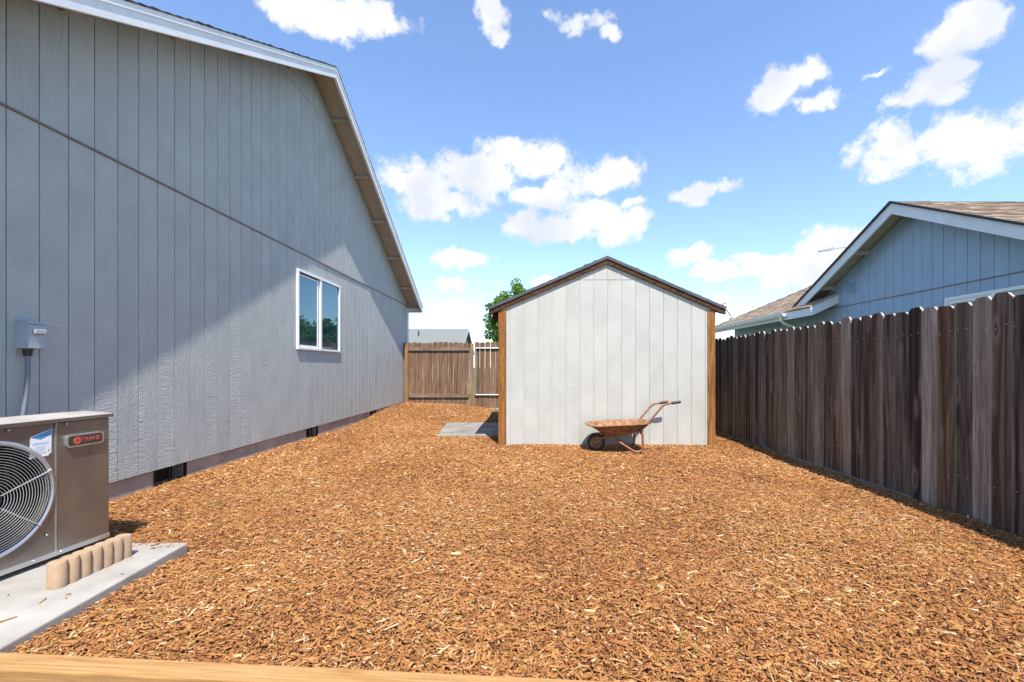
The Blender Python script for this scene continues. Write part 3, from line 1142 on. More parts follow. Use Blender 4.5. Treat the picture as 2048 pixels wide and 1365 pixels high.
    obj('emblem', MB().lathe([(0.0, 0.0012), (0.021, 0.0012), (0.021, 0.0)], (fx + 0.0173, by - 0.048, bz), (1, 0, 0), 24), 'print_red', bd)
    for rotd in (0, 60, 120):
        t = R(rotd)
        dy, dz = math.cos(t), math.sin(t)
        q = MB().add([(fx + 0.0188, by - 0.048 - 0.014 * dy - 0.0012 * dz, bz - 0.014 * dz + 0.0012 * dy), (fx + 0.0188, by - 0.048 + 0.014 * dy - 0.0012 * dz, bz + 0.014 * dz + 0.0012 * dy),
                      (fx + 0.0188, by - 0.048 + 0.014 * dy + 0.0012 * dz, bz + 0.014 * dz - 0.0012 * dy), (fx + 0.0188, by - 0.048 - 0.014 * dy + 0.0012 * dz, bz - 0.014 * dz - 0.0012 * dy)], [(0, 1, 2, 3)])
        obj('emblem_mark', q, 'badge', bd)
    tm = text_mesh('TRANE', 0.034)
    tm.materials.clear()
    tm.materials.append(M['print_red'])
    to = bpy.data.objects.new('lettering', tm)
    col.objects.link(to)
    to.parent = bd
    to.matrix_local = Matrix.Translation((fx + 0.0180, by + 0.028, bz)) @ Matrix(((0, 0, 1, 0), (1, 0, 0, 0), (0, 1, 0, 0), (0, 0, 0, 1)))
    # sticker
    sy, sz = 0.095, zt - 0.105
    st = MB().prism([(sy - 0.052, sz - 0.075), (sy + 0.035, sz - 0.072), (sy + 0.05, sz - 0.058), (sy + 0.052, sz + 0.075), (sy - 0.048, sz + 0.042)], 0, fx + 0.0006, fx + 0.0014)
    so = obj('sticker', st, 'paper', a)
    obj('sticker_print', MB().prism([(sy - 0.045, sz + 0.038), (sy + 0.0, sz + 0.022), (sy + 0.05, sz + 0.045), (sy + 0.05, sz + 0.072)], 0, fx + 0.0015, fx + 0.0019), 'print_blue', so)
    ln = MB()
    for k, (w, z_) in enumerate(((0.076, 0.004), (0.076, -0.004), (0.05, -0.020), (0.044, -0.030), (0.03, -0.040), (0.05, -0.052))):
        ln.box((fx + 0.0015, sy - w / 2, sz + z_ - 0.0018), (fx + 0.0018, sy + w / 2, sz + z_ + 0.0018))
    obj('sticker_print', ln, 'print_text', so)


build_ac()


# ------------------------------------------------------------------ scalloped edging block
def build_edging():
    e = thing('edging_block', 'tan scalloped concrete edging block standing on the pad by the air conditioner', 'edging block', (-2.345, 2.41, 0.0605), R(-2), local=True)
    n = 7
    Lh, H, T = 0.205, 0.125, 0.035
    prof = []
    for i in range(n):
        a = -Lh + 2 * Lh * i / n
        b = -Lh + 2 * Lh * (i + 1) / n
        for k in range(7):
            t = k / 6
            prof.append((T - 0.012 + 0.016 * math.sin(math.pi * t) ** 0.6, a + (b - a) * t))
    back = [(-p[0], p[1]) for p in prof][::-1]
    poly = prof + back
    # drop duplicates
    out = []
    for p in poly:
        if not out or (abs(p[0] - out[-1][0]) + abs(p[1] - out[-1][1])) > 1e-5:
            out.append(p)
    mb = MB()
    m = len(out)
    top = [(p[0] * 0.88, p[1] * 0.985, H) for p in out]
    mb.add([(p[0], p[1], 0.0) for p in out] + [(p[0], p[1], H - 0.006) for p in out] + top,
           [tuple(range(m))[::-1]] + [(k, (k + 1) % m, m + (k + 1) % m, m + k) for k in range(m)] +
           [(m + k, m + (k + 1) % m, 2 * m + (k + 1) % m, 2 * m + k) for k in range(m)] + [tuple(range(2 * m, 3 * m))])
    obj('block', mb, 'edging', e, smooth=True)


build_edging()


# ------------------------------------------------------------------ timber in front
def build_timber():
    t = thing('landscape_timber', 'long yellow wooden timber edging the near side of the mulch', 'timber', (-2.6, 1.68 + (-2.6 + 1.98) * math.tan(TIMBER_ANG), 0.0), TIMBER_ANG, local=True)
    mb = MB()
    mb.box((0, -0.089, -0.02), (6.2, 0.0, 0.089))
    obj('beam', mb, 'timber', t, bevel=0.006)


build_timber()


# ------------------------------------------------------------------ shed
SX0, SX1, SY0, SY1 = -0.449, 2.69, 6.605, 10.25
SRX, SRZ, SSL = 1.121, 2.775, 0.43


def build_shed():
    s = thing('garden_shed', 'pale grey garden shed with brown wooden corner trim and low gable roof', 'shed', (SRX, SY0, 0))
    zw = lambda x: SRZ - 0.10 - SSL * abs(x - SRX)
    core = [(SX0 + 0.02, 0.0), (SX1 - 0.02, 0.0), (SX1 - 0.02, zw(SX1)), (SRX, zw(SRX)), (SX0 + 0.02, zw(SX0))]
    wall = obj('wall', MB().prism(core, 1, SY0 + 0.0068, SY1), 'siding_shed', s)
    boards_for_wall(wall, 'siding_shed', 1, SY0, SY0 + 0.0066, SX0 + 0.094, SX1 - 0.094, 1.133, [(0.006, 2.428), (2.436, 3.0)], (SRX, SRZ - 0.115, SSL), pitch=0.2045, gap=0.005)
    for (a, b) in ((SX0, SX0 + 0.092), (SX1 - 0.092, SX1)):
        m = (a + b) / 2
        z1 = min(zw(a), zw(b)) - 0.012
        obj('corner_trim', MB().box((a, SY0 - 0.012, -0.01), (b, SY0 + 0.0064, z1)), 'cedar', s)
    for (a, b) in ((SX0 - 0.02, SX0 - 0.0005), (SX1 + 0.0005, SX1 + 0.02)):
        obj('corner_trim', MB().box((a, SY0 - 0.010, -0.01), (b, SY0 + 0.07, zw(SX0) - 0.03)), 'cedar', s)
    # roof
    hw = 1.73
    rz = lambda x: SRZ - SSL * abs(x - SRX)
    sh = MB()
    for e in (SRX - hw, SRX + hw):
        sh.prism([(SRX, SRZ - 0.03), (e, rz(e) - 0.03), (e, rz(e) - 0.012), (SRX, SRZ - 0.012)], 1, SY0 - 0.020, SY1 + 0.05)
    roof = obj('roof', sh, 'rake_wood', s)
    c = math.sqrt(1 + SSL * SSL)
    for sg, e in ((-1, SRX - hw), (1, SRX + hw)):
        mb = MB()
        up = Vector((-sg / c, 0, SSL / c))
        shingle_slope(mb, (e + sg * 0.012, SY0 - 0.045, rz(e) - 0.012 - 0.012 * SSL), (0, 1, 0), up, SY1 - SY0 + 0.11, hw * c + 0.014, 0.14, 0.5, 0.012, 9 + sg)
        tag(obj('shingles', mb, 'shingle_dark', roof), kind='stuff')
        fb = MB()
        fb.prism([(SRX, SRZ + 0.002), (e, rz(e) + 0.002), (e, rz(e) - 0.042), (SRX, SRZ - 0.042)], 1, SY0 - 0.049, SY0 - 0.0455)
        obj('drip_edge', fb, 'dark_metal', roof)
        fb = MB()
        fb.prism([(SRX, SRZ - 0.035), (e, rz(e) - 0.035), (e, rz(e) - 0.112), (SRX, SRZ - 0.112)], 1, SY0 - 0.0345, SY0 - 0.0125)
        obj('rake_board', fb, 'rake_wood', roof)
        n = 7
        for k in range(n):
            y = SY0 + 0.03 + (SY1 - SY0 - 0.06) * k / (n - 1)
            x_in = SX0 - 0.021 if sg < 0 else SX1 + 0.021
            rt = MB()
            rt.prism([(x_in, rz(x_in) - 0.031), (e, rz(e) - 0.031), (e, rz(e) - 0.10), (x_in, rz(x_in) - 0.12)], 1, y - 0.019, y + 0.019)
            obj('rafter_tail', rt, 'rake_wood', roof)


build_shed()


# ------------------------------------------------------------------ fences
def dogear(w, h, t, rr, cut=0.032):
    """fence board standing on z = 0, width along y, face towards -x"""
    a = cut * rr.uniform(0.8, 1.2)
    jag = [rr.uniform(-0.004, 0.004) for _ in range(4)]
    poly = [(-w / 2, 0), (w / 2, 0), (w / 2, h - a + jag[0]), (w / 2 - a * 0.85, h + jag[1]), (-w / 2 + a * 0.85, h + jag[2]), (-w / 2, h - a + jag[3])]
    return MB().prism(poly, 0, -t / 2, t / 2)


def piece(name, me, parent, loc, rot=(0, 0, 0)):
    o = bpy.data.objects.new(name, me)
    col.objects.link(o)
    o.parent = parent
    o.location = loc
    o.rotation_euler = rot
    return o


def build_fences():
    rr = random.Random(3)
    FX = 3.33
    f = thing('board_fence', 'tall dark weathered board fence running along the right side', 'fence', (FX, 6.0, 0))
    variants = []
    for k in range(10):
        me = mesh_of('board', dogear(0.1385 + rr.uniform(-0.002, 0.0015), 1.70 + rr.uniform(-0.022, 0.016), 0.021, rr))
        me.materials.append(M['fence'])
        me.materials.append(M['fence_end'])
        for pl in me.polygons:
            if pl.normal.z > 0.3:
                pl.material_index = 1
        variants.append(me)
    y = 0.6
    nails = MB()
    i = 0
    while y < 12.3:
        me = variants[(i * 7 + rr.randrange(3)) % 10]
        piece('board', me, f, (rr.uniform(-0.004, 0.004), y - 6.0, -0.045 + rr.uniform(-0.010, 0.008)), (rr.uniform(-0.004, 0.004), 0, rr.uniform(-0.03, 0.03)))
        for (zz, p) in ((1.43, 0.95), (0.30, 0.6)):
            for dy in (-0.04, 0.04):
                if rr.random() < p:
                    yy, z2 = y + dy + rr.uniform(-0.012, 0.012), zz + rr.uniform(-0.02, 0.02)
                    r_ = 0.0042
                    nails.add([(FX - 0.0155, yy + r_ * math.cos(t * math.pi / 3), z2 + r_ * math.sin(t * math.pi / 3)) for t in range(6)], [(0, 1, 2, 3, 4, 5)])
        y += 0.1405 + (rr.uniform(0.002, 0.008) if rr.random() < 0.3 else rr.uniform(0, 0.002))
        i += 1
    tag(obj('nail_heads', nails, 'steel', f, recalc=False), kind='stuff')
    for z in (0.30, 1.43):
        obj('rail', MB().box((FX + 0.012, 0.6, z - 0.045), (FX + 0.05, 12.4, z + 0.045)), 'fence', f)
    for yy in (1.2, 3.6, 6.0, 8.4, 10.8, 12.3):
        obj('post', MB().box((FX + 0.051, yy - 0.045, -0.2), (FX + 0.14, yy + 0.045, 1.60)), 'fence', f)
    kb = MB()
    kb.box((FX - 0.034, 3.9, -0.04), (FX - 0.0185, 11.9, 0.030))
    obj('kick_board', kb, 'fence', f)

    # back fence with a gate
    BY = 12.47
    b = thing('back_fence', 'sunlit brown board fence closing the yard behind the house corner', 'fence', (-3.4, BY, 0))
    var2 = []
    for k in range(8):
        mb = dogear(0.138 + rr.uniform(-0.003, 0.002), 1.84 + rr.uniform(-0.015, 0.012), 0.016, rr, 0.03)
        mb.v = [(-p[1], p[0], p[2]) for p in mb.v]
        me = mesh_of('board', mb)
        me.materials.append(M['fence_back'])
        var2.append(me)

    def run(parent, ox, x0, x1, zoff=0.0):
        x = x0 + 0.07
        while x < x1 - 0.02:
            piece('board', rr.choice(var2), parent, (x - ox, rr.uniform(-0.003, 0.003), zoff + rr.uniform(-0.01, 0.008)), (0, rr.uniform(-0.0015, 0.0015), 0))
            x += 0.1405 + (rr.uniform(0.003, 0.007) if rr.random() < 0.25 else rr.uniform(0, 0.0025))
    run(b, -3.4, -3.56, -1.62)
    run(b, -3.4, -0.12, 3.3)
    for (x0, x1) in ((-3.36, -1.655), (-0.03, 3.3)):
        for (z0, z1) in ((1.612, 1.70), (0.318, 0.406)):
            obj('rail', MB().box((x0, BY - 0.047, z0), (x1, BY - 0.0115, z1)), 'fence_rail', b)
    for x in (-3.41, -1.61, -0.075, 1.6):
        obj('post', MB().box((x - 0.045, BY - 0.137, -0.2), (x + 0.045, BY - 0.048, 1.80)), 'post', b, bevel=0.004)
    g = thing('yard_gate', 'board gate on a pale metal pipe frame beside the shed', 'gate', (-1.53, BY, 0))
    run(g, -1.53, -1.545, -0.14, 0.02)
    fr = MB()
    x0, x1, z0, z1, yy = -1.52, -0.16, 0.385, 1.675, BY - 0.035
    fr.tube([(x0, yy, z0), (x0, yy, z1)], 0.021, 10)
    fr.tube([(x1, yy, z0), (x1, yy, z1)], 0.021, 10)
    fr.tube([(x0, yy, z1), (x1, yy, z1)], 0.020, 10)
    fr.tube([(x0, yy, z0), (x1, yy, z0)], 0.020, 10)
    obj('pipe_frame', fr, 'steel', g, smooth=True)


build_fences()


# ------------------------------------------------------------------ wheelbarrow
def build_barrow():
    YC = 6.185
    tr = 0.0140
    w = thing('wheelbarrow', 'rusty old wheelbarrow parked in front of the shed wall', 'wheelbarrow', (1.2, YC, 0))
    # tray as a stack of rounded rings
    def ring(x0, x1, hy, z0, z1, rad, n=8):
        pts = []
        xc, hx = (x0 + x1) / 2, (x1 - x0) / 2
        for (sx, sy, a0) in ((1, 1, 0), (-1, 1, 90), (-1, -1, 180), (1, -1, 270)):
            rr_ = rad
            for i in range(n + 1):
                t = R(a0 + 90 * i / n)
                x = xc + sx * (hx - rr_) + rr_ * math.cos(t)
                y = YC + sy * (hy - rr_) + rr_ * math.sin(t)
                pts.append((x, y, z0 + (z1 - z0) * (x - x0) / (x1 - x0)))
        return pts
    rings = [ring(1.03, 1.38, 0.15, 0.235, 0.275, 0.08), ring(0.99, 1.43, 0.185, 0.235, 0.28, 0.10), ring(0.90, 1.53, 0.245, 0.30, 0.345, 0.14),
             ring(0.80, 1.595, 0.295, 0.362, 0.408, 0.18), ring(0.772, 1.615, 0.315, 0.370, 0.414, 0.20), ring(0.768, 1.62, 0.319, 0.362, 0.406, 0.20)]
    n = len(rings[0])
    mb = MB()
    vs = [p for r_ in rings for p in r_]
    fs = [(i * n + k, i * n + (k + 1) % n, (i + 1) * n + (k + 1) % n, (i + 1) * n + k) for i in range(len(rings) - 1) for k in range(n)]
    fs.append(tuple(range(n)))
    mb.add(vs, fs)
    tray = obj('tray', mb, 'rust', w, smooth=True, recalc=False)
    so = tray.modifiers.new('thickness', 'SOLIDIFY')
    so.thickness = 0.003
    # handles run from the axle under the tray to the grips
    for s in (-1, 1):
        hy = 0.272
        pts = [(0.90, YC + s * 0.045, 0.122), (0.99, YC + s * 0.06, 0.195), (1.06, YC + s * 0.09, 0.222), (1.30, YC + s * 0.19, 0.262), (1.44, YC + s * 0.235, 0.305),
               (1.53, YC + s * 0.255, 0.385), (1.60, YC + s * 0.262, 0.475), (1.72, YC + s * hy, 0.625), (1.752, YC + s * hy, 0.652), (1.79, YC + s * hy, 0.668), (1.86, YC + s * hy, 0.68), (1.955, YC + s * hy, 0.694)]
        dz = -0.042 if s > 0 else 0.0          # the far grip hangs lower
        pts = [(p[0], p[1], p[2] + dz * max(0, min(1, (p[0] - 1.4) / 0.3))) for p in pts]
        hd = obj('handle', MB().tube(pts, tr, 10), 'tube', w, smooth=True)
        obj('grip', MB().tube([(1.852, YC + s * hy, 0.679 + dz), (1.858, YC + s * hy, 0.680 + dz), (1.95, YC + s * hy, 0.694 + dz), (1.972, YC + s * hy, 0.697 + dz)], [0.018, 0.02, 0.02, 0.017], 10), 'black', hd, smooth=True)
        ly = 0.245
        leg = [(1.045, YC + s * 0.12, 0.245), (1.12, YC + s * 0.16, 0.195), (1.34, YC + s * ly, 0.055), (1.375, YC + s * ly, 0.036), (1.41, YC + s * ly, 0.032), (1.45, YC + s * ly, 0.040), (1.475, YC + s * ly, 0.068), (1.484, YC + s * ly, 0.12), (1.48, YC + s * ly, 0.24), (1.475, YC + s * ly, 0.335)]
        obj('leg', MB().tube(leg, 0.0145, 10), 'tube', w, smooth=True)
        obj('axle_bracket', MB().prism([(0.885, 0.105), (0.915, 0.105), (0.985, 0.185), (0.965, 0.205)], 1, YC + s * 0.032 - 0.002, YC + s * 0.032 + 0.002), 'rust', w)
    # arched brace between the legs
    br = MB()
    vs, m = [], 14
    for i in range(m + 1):
        t = i / m
        y = YC - 0.24 + 0.48 * t
        vs.append((1.483, y, 0.30))
        vs.append((1.483, y, 0.175 + 0.09 * math.sin(math.pi * t) ** 0.5))
    br.add(vs, [(2 * i, 2 * i + 2, 2 * i + 3, 2 * i + 1) for i in range(m)])
    bo = obj('leg_brace', br, 'rust', w, recalc=False)
    bs = bo.modifiers.new('thickness', 'SOLIDIFY')
    bs.thickness = 0.004
    # wheel
    c = (0.90, YC, 0.122)
    wh = obj('wheel', MB().lathe([(0.0, -0.018), (0.02, -0.022), (0.03, -0.012), (0.075, -0.008), (0.086, -0.020), (0.088, 0.020), (0.075, 0.008), (0.03, 0.012), (0.02, 0.022), (0.0, 0.018)], c, (0, 1, 0), 36), 'rust', w, smooth=True)
    obj('tyre', MB().lathe([(0.0865, -0.019), (0.098, -0.026), (0.112, -0.022), (0.121, -0.010), (0.122, 0.0), (0.121, 0.010), (0.112, 0.022), (0.098, 0.026), (0.0865, 0.019)], c, (0, 1, 0), 40), 'rubber', wh, smooth=True)
    obj('axle', MB().tube([(0.90, YC - 0.058, 0.122), (0.90, YC + 0.058, 0.122)], 0.008, 8), 'steel', wh)


build_barrow()


# ------------------------------------------------------------------ neighbour's house
NX = 6.8


def build_neighbour():
    h = thing('blue_house', 'blue house with tan shingle roof and white trim behind the right fence', 'house', (NX, 8.0, 0))
    RYn, RZn, S = 7.99, 4.10, 0.5
    GY0, GY1 = 5.15, 15.0
    zg = lambda y: RZn - 0.09 - S * abs(y - RYn)
    core = [(GY0, 0), (GY1, 0), (GY1, 2.70), (10.6, 2.70), (RYn, zg(RYn)), (GY0, zg(GY0))]
    wall = obj('wall', MB().prism(core, 0, NX + 0.012, NX + 6.5), 'siding_blue', h)
    win = (5.80, 1.08, 7.36, 2.28)
    boards_for_wall(wall, 'siding_blue', 0, NX, NX + 0.0122, GY0, 11.05, 6.394, [(0.1, 2.465), (2.482, 4.4)], (RYn, RZn - 0.095, S), [win])
    boards_for_wall(wall, 'siding_blue', 0, NX, NX + 0.0122, 11.055, GY1, 6.394, [(0.1, 2.70)], None)
    obj('flashing', MB().box((NX - 0.012, GY0, 2.466), (NX + 0.012, 10.3, 2.480)), 'flash', h)
    # gable roof
    X0 = 6.4
    rz = lambda y: RZn - S * abs(y - RYn)
    e0, e1 = 4.95, 10.97
    sh = MB()
    sh.prism([(RYn, RZn - 0.06), (e0, rz(e0) - 0.06), (e0, rz(e0) - 0.015), (RYn, RZn - 0.015)], 0, X0 + 0.035, 13.3)
    sh.add([(X0 + 0.035, RYn, RZn - 0.015), (9.38, RYn, RZn - 0.015), (X0 + 0.035, e1, rz(e1) - 0.015), (X0 + 0.035, RYn, RZn - 0.06), (9.38, RYn, RZn - 0.06), (X0 + 0.035, e1, rz(e1) - 0.06)],
           [(0, 1, 2), (3, 5, 4), (0, 2, 5, 3), (1, 4, 5, 2), (0, 3, 4, 1)])
    roof = obj('roof', sh, 'soffit', h)
    c = math.sqrt(1 + S * S)
    mb = MB()
    shingle_slope(mb, (X0 - 0.03, e0 - 0.03, rz(e0) - 0.03), (1, 0, 0), Vector((0, 1 / c, S / c)), 6.9, 3.075 * c, 0.145, 0.33, 0.012, 21)
    shingle_slope(mb, (X0 - 0.03, e1, rz(e1) - 0.015), (1, 0, 0), Vector((0, -1 / c, S / c)), 3.0, 2.98 * c, 0.145, 0.33, 0.012, 22,
                  inside=lambda a, s_: a - 0.03 < s_ / c)
    tag(obj('shingles', mb, 'shingle_tan', roof), kind='stuff')
    for e in (e0, e1):
        fb = MB().prism([(RYn, RZn - 0.035), (e, rz(e) - 0.035), (e, rz(e) - 0.225), (RYn, RZn - 0.225)], 0, X0, X0 + 0.034)
        obj('rake_board', fb, 'trim', roof)
        ed = MB().prism([(RYn, RZn + 0.004), (e, rz(e) + 0.004), (e, rz(e) - 0.034), (RYn, RZn - 0.034)], 0, X0 - 0.031, X0 + 0.034)
        obj('shingle_edge', ed, 'shingle_dark', roof)
    for y in (9.05, 10.1, 6.9, 5.9):
        z = rz(y) - 0.061
        obj('lookout', MB().box((X0 + 0.036, y - 0.019, z - 0.105), (NX - 0.001, y + 0.019, z - 0.012)), 'soffit', roof)
    # main roof with a hip at the far end
    xe, ze = 6.2, 2.50
    A, B, C_, D, E = (xe, 9.97, ze), (xe, 15.2, ze), (9.38, 12.02, 4.09), (9.38, 8.0, 4.08), (6.86, 9.97, 2.83)
    F_, G_ = (13.0, 15.2, ze), (13.0, 12.02, 4.09)
    sl = MB()
    dz = Vector((0, 0, -0.05))
    top = [Vector(p) for p in (A, B, C_, D, E)]
    bot = [p + dz for p in top]
    sl.add(top + bot, [(0, 1, 2, 3, 4), (9, 8, 7, 6, 5)] + [(i, (i + 1) % 5, 5 + (i + 1) % 5, 5 + i) for i in range(5)])
    sl.add([B, F_, G_, C_], [(0, 1, 2, 3)])
    mr = obj('main_roof', sl, 'soffit', h)
    mb = MB()
    # tabs on the slope towards the yard; the hip and the valley cut it off
    def ok(a, s_):
        run_ = s_ / c
        y = 9.97 + a
        if run_ > 3.15:
            return False
        if y > 15.2 - run_:
            return False
        return (y > 9.97 and run_ < 0.62) or (y > 11.17 - run_ + 0.02)
    shingle_slope(mb, (xe - 0.03, 9.97, ze - 0.012), (0, 1, 0), Vector((1 / c, 0, S / c)), 5.25, 3.2 * c, 0.145, 0.33, 0.012, 23, inside=ok)
    tag(obj('shingles', mb, 'shingle_tan', mr), kind='stuff')
    hp = MB()
    p, q = Vector((xe - 0.02, 15.22, ze + 0.01)), Vector((9.38, 12.02, 4.11))
    for i in range(16):
        a, b = p.lerp(q, i / 16), p.lerp(q, (i + 1.15) / 16)
        side = Vector((1, 1, 0)).normalized() * 0.10
        dn = Vector((0, 0, -0.035))
        up_ = Vector((0, 0, 0.016))
        hp.add([a - side + dn + up_, a + up_ * 1.6, a + side + dn + up_, b - side + dn, b, b + side + dn], [(0, 1, 4, 3), (1, 2, 5, 4)], random.random())
    tag(obj('hip_shingles', hp, 'shingle_tan', mr, recalc=False), kind='stuff')
    obj('eave_board', MB().box((xe - 0.001, 9.95, ze - 0.20), (xe + 0.03, 15.2, ze - 0.03)), 'trim', mr)
    obj('eave_board', MB().prism([(xe + 0.031, ze - 0.20), (NX - 0.001, ze - 0.20 + 0.27), (NX - 0.001, ze + 0.245), (xe + 0.031, ze - 0.02)], 1, 9.93, 9.955), 'trim', mr)
    # gutter
    gp = [(xe - 0.125, ze - 0.02), (xe - 0.115, ze - 0.02), (xe - 0.10, ze - 0.10), (xe - 0.012, ze - 0.11), (xe - 0.012, ze - 0.03), (xe - 0.002, ze - 0.03), (xe - 0.002, ze - 0.125), (xe - 0.09, ze - 0.125), (xe - 0.118, ze - 0.08)]
    gt = obj('gutter', MB().prism(gp, 1, 10.86, 15.25), 'white', mr)
    dsp = MB()
    dsp.tube([(xe - 0.06, 11.05, ze - 0.115), (xe - 0.06, 11.05, ze - 0.20), (xe + 0.02, 11.05, ze - 0.27), (NX - 0.09, 11.05, ze - 0.47), (NX - 0.045, 11.05, ze - 0.56), (NX - 0.045, 11.05, 0.1)], 0.036, 8)
    obj('downspout', dsp, 'white', gt)
    # wall vent and window
    v = obj('wall_vent', MB().box((NX - 0.016, 9.34, 2.71), (NX - 0.0005, 9.62, 3.01)), 'siding_blue', h)
    for k in range(5):
        z = 2.755 + k * 0.044
        obj('louvre', MB().prism([(NX - 0.017, z), (NX - 0.045, z - 0.012), (NX - 0.017, z + 0.036)], 1, 9.38, 9.58), 'siding_blue', v)
    y0, z0, y1, z1 = win
    wn = obj('window', MB().box((NX + 0.004, y0 + 0.01, z0 + 0.01), (NX + 0.010, y1 - 0.01, z1 - 0.01)), 'glass2', h)
    fr = MB()
    t = 0.05
    d0, d1 = NX - 0.03, NX + 0.003
    fr.box((d0, y0, z0), (d1, y0 + t, z1))
    fr.box((d0, y1 - t, z0), (d1, y1, z1))
    fr.box((d0, y0 + t, z0), (d1, y1 - t, z0 + t))
    fr.box((d0, y0 + t, z1 - t), (d1, y1 - t, z1))
    fr.box((d0 + 0.003, 6.56, z0 + t), (d1, 6.62, z1 - t))
    obj('frame', fr, 'white', wn)
    sa = MB()
    sa.box((NX - 0.018, 6.621, z1 - t - 0.06), (NX + 0.002, y1 - t, z1 - t - 0.001))
    sa.box((NX - 0.018, y1 - t - 0.05, z0 + t), (NX + 0.002, y1 - t - 0.001, z1 - t - 0.061))
    obj('sash', sa, 'white', wn)


build_neighbour()


# ------------------------------------------------------------------ far things
def build_far():
    # house behind the back fence
    h = thing('grey_roofed_house', 'distant house with plain grey roof beyond the back fence', 'house', (-12, 40, 0))
    Yr, Zr, xr = 40.0, 4.57, -5.5
    obj('wall', MB().prism([(36.4, 0), (43.6, 0), (43.6, 2.7), (Yr, Zr - 0.12), (36.4, 2.7)], 0, -22, xr - 0.35), 'siding', h)
    sl = MB()
    for e in (35.9, 44.1):
        z = Zr - 0.5 * abs(e - Yr)
        sl.prism([(Yr, Zr), (e, z), (e, z - 0.12), (Yr, Zr - 0.12)], 0, -22.4, xr)
    roof = obj('roof', sl, 'shingle_grey', h)
    for e in (35.9, 44.1):
        z = Zr - 0.5 * abs(e - Yr)
        obj('rake_board', MB().prism([(Yr, Zr - 0.02), (e, z - 0.02), (e, z - 0.2), (Yr, Zr - 0.2)], 0, xr + 0.001, xr + 0.03), 'boxgrey', roof)
    obj('vent_pipe', MB().tube([(-9.6, 38.6, 3.7), (-9.6, 38.6, 4.25)], 0.06, 10), 'black', roof)

    # satellite dish on the neighbour's roof
    d = thing('satellite_dish', 'white satellite dish on the tan roof just past the shed eave', 'satellite dish', (6.55, 14.55, 2.69))
    cx_, cy_, cz_ = 6.10, 14.35, 3.20
    ax = Vector((-0.35, -0.9, 0.22)).normalized()
    prof = [(0.0, 0.0), (0.08, 0.004), (0.16, 0.016), (0.22, 0.032), (0.255, 0.045), (0.262, 0.044), (0.255, 0.036), (0.16, 0.006), (0.0, -0.01)]
    dish = obj('reflector', MB().lathe(prof, (cx_, cy_, cz_), ax, 32), 'white', d, smooth=True)
    obj('mast', MB().tube([(6.55, 14.55, 2.675), (6.42, 14.5, 2.86), (6.16, 14.38, 3.12), (6.11, 14.36, 3.19)], 0.022, 8), 'steel', d, smooth=True)
    obj('foot', MB().box((6.46, 14.47, 2.64), (6.64, 14.63, 2.745)), 'steel', d)
    c0 = Vector((cx_, cy_, cz_))
    tip = c0 + ax * 0.42 + Vector((0, 0, -0.2))
    obj('feed_arm', MB().tube([c0 + Vector((0, 0, -0.24)), tip], 0.012, 6), 'steel', d)
    obj('feed_horn', MB().tube([tip + Vector((0, 0, -0.02)), tip + Vector((0.02, 0.07, 0.05))], 0.035, 8), 'steel', d)
    mk = MB()
    u = Vector((0.93, -0.36, 0)).normalized()
    v = ax.cross(u)
    if v.z < 0:
        v = -v
    for (a, b, w, hh) in ((0.0, -0.05, 0.035, 0.05), (0.05, -0.05, 0.03, 0.05), (0.095, -0.05, 0.028, 0.05)):
        p = c0 + ax * 0.035 + u * a + v * b
        mk.add([p, p + u * w, p + u * w + v * hh, p + v * hh], [(0, 1, 2, 3)])
    obj('printed_mark', mk, 'black', dish, recalc=False)

    # street lamp far behind
    s = thing('street_lamp', 'thin curved street lamp arm showing above the neighbouring roof', 'street lamp', (22.6, 30, 0))
    obj('pole', MB().tube([(22.6, 30, -0.1), (22.6, 30, 8.4)], [0.10, 0.07], 10), 'steel', s)
    arm = obj('arm', MB().tube([(22.6, 30, 8.4), (22.1, 30, 8.9), (21.4, 30, 9.16), (20.6, 30, 9.12), (20.1, 30, 9.02)], 0.035, 8), 'steel', s, smooth=True)
    obj('lamp_head', MB().prism([(20.2, 9.06), (20.15, 9.14), (19.5, 8.98), (19.22, 8.90), (19.22, 8.85), (20.1, 8.97)], 1, 29.86, 30.14), 'boxgrey', s)


build_far()


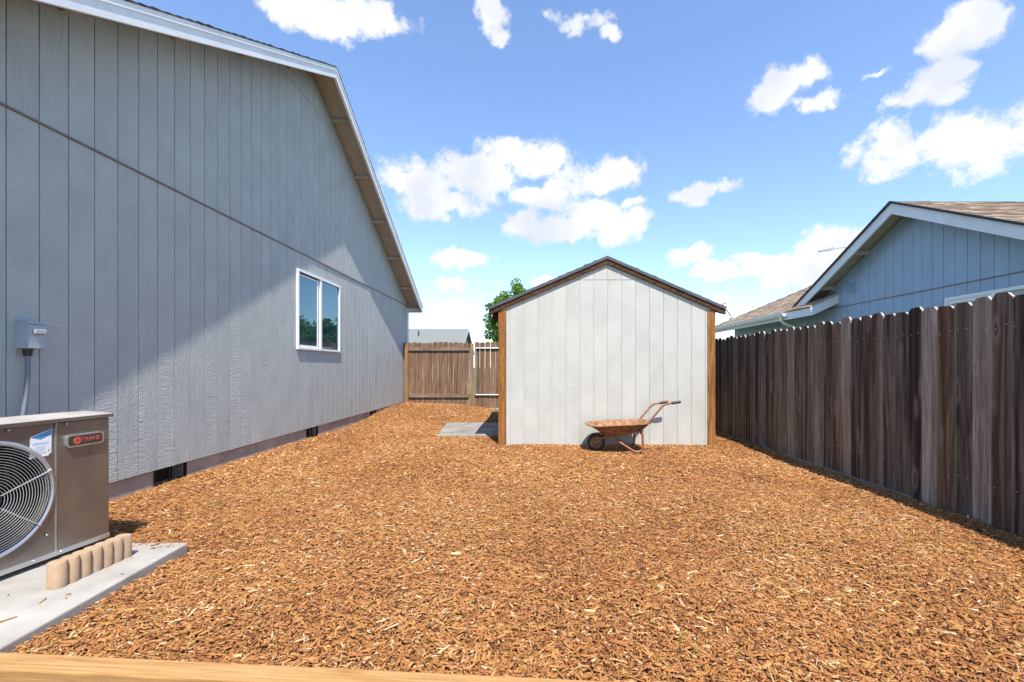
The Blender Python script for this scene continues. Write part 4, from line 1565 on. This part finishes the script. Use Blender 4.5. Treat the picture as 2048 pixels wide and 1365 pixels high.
# ------------------------------------------------------------------ trees
def build_tree(name, label, base, h, cz, rx, rz_, n, seed, leaf=0.15):
    rr = np.random.default_rng(seed)
    rp = random.Random(seed)
    t = thing(name, label, 'tree', base, group=None)
    bx_, by_, bz_ = base
    tr = MB()
    tr.tube([(bx_, by_, bz_ - 0.2), (bx_ + 0.05, by_, bz_ + h * 0.25), (bx_, by_ + 0.05, bz_ + h * 0.5), (bx_ + 0.08, by_, bz_ + h * 0.8)], [0.17, 0.13, 0.10, 0.03], 9)
    for k in range(9):
        a = rp.uniform(0, 6.28)
        z0 = bz_ + h * rp.uniform(0.25, 0.6)
        l = rx * rp.uniform(0.6, 0.95)
        tr.tube([(bx_, by_, z0), (bx_ + l * 0.5 * math.cos(a), by_ + l * 0.5 * math.sin(a), z0 + l * 0.45), (bx_ + l * math.cos(a), by_ + l * math.sin(a), z0 + l * 0.75)], [0.06, 0.04, 0.012], 6)
    obj('trunk', tr, 'bark', t, smooth=True)
    # leaf clumps through the crown
    nc = 420
    dirs = rr.normal(size=(nc, 3))
    dirs /= np.linalg.norm(dirs, axis=1)[:, None]
    rad = rr.uniform(0.08, 1.0, nc) ** 0.42
    cc = dirs * rad[:, None] * np.array([rx, rx, rz_]) * rr.uniform(0.85, 1.1, (nc, 1))
    cs = rr.uniform(0.10, 0.22, nc) * rx
    idx = rr.integers(0, nc, n)
    off = rr.normal(size=(n, 3))
    off /= np.linalg.norm(off, axis=1)[:, None]
    P = cc[idx] + off * (cs[idx] * rr.uniform(0.3, 1.0, n) ** 0.5)[:, None] * np.array([1, 1, 0.8])
    P += np.array([bx_, by_, bz_ + cz])
    u = rr.normal(size=(n, 3))
    u /= np.linalg.norm(u, axis=1)[:, None]
    w = np.cross(u, rr.normal(size=(n, 3)))
    w /= np.linalg.norm(w, axis=1)[:, None]
    s = (leaf * rr.uniform(0.6, 1.2, n))[:, None]
    Vv = np.stack([P - u * s * .5, P + w * s * .32, P + u * s * .5, P - w * s * .32], 1).reshape(-1, 3)
    mb = MB()
    mb.v = [tuple(p) for p in Vv]
    mb.f = [(4 * i, 4 * i + 1, 4 * i + 2, 4 * i + 3) for i in range(n)]
    mb.r = list(np.clip(rr.normal(0.5, 0.25, n), 0, 1))
    obj('crown', mb, 'leaf', t, recalc=False)


build_tree('leafy_tree', 'bright green leafy tree rising behind the shed roof', (-0.55, 25, -0.1), 5.7, 3.7, 1.95, 2.1, 42000, 4, 0.15)
build_tree('leafy_tree', 'green tree standing far behind the shed, mirrored in the left window pane', (7.6, 27, -0.1), 4.4, 2.55, 1.9, 1.7, 14000, 5, 0.19)
build_tree('leafy_tree', 'green tree standing far behind the shed, mirrored in the right window pane', (4.3, 25.5, -0.1), 4.0, 2.35, 1.7, 1.55, 14000, 6, 0.18)


# ------------------------------------------------------------------ a few weeds at the fence foot and the gate
def build_weeds():
    rr = random.Random(8)
    mb = MB()
    spots = [(3.24, 4.75, 14), (3.25, 5.6, 10), (3.22, 7.3, 8), (3.25, 3.55, 9), (-0.95, 11.93, 22), (-0.62, 11.9, 14), (0.62, 1.78, 9), (0.86, 1.95, 6), (-3.36, 11.6, 10)]
    for (x, y, n) in spots:
        for k in range(n):
            bx_, by_ = x + rr.gauss(0, 0.035), y + rr.gauss(0, 0.06)
            z0 = hgt(bx_, by_) - 0.01
            h = rr.uniform(0.03, 0.085)
            a = rr.uniform(0, 6.28)
            lean = rr.uniform(0.1, 0.6) * h
            w = 0.0035
            ca, sa = math.cos(a), math.sin(a)
            p0, p1, p2 = Vector((bx_, by_, z0)), Vector((bx_ + lean * 0.35 * ca, by_ + lean * 0.35 * sa, z0 + h * 0.6)), Vector((bx_ + lean * ca, by_ + lean * sa, z0 + h))
            sd = Vector((-sa, ca, 0)) * w
            mb.add([p0 - sd, p0 + sd, p1 + sd * 0.8, p1 - sd * 0.8, p2], [(0, 1, 2, 3), (3, 2, 4)], rr.random())
    o = obj('grass_tufts', mb, 'leaf', recalc=False)
    tag(o, 'sparse green grass blades at the fence foot and gate', 'grass', kind='stuff')


build_weeds()
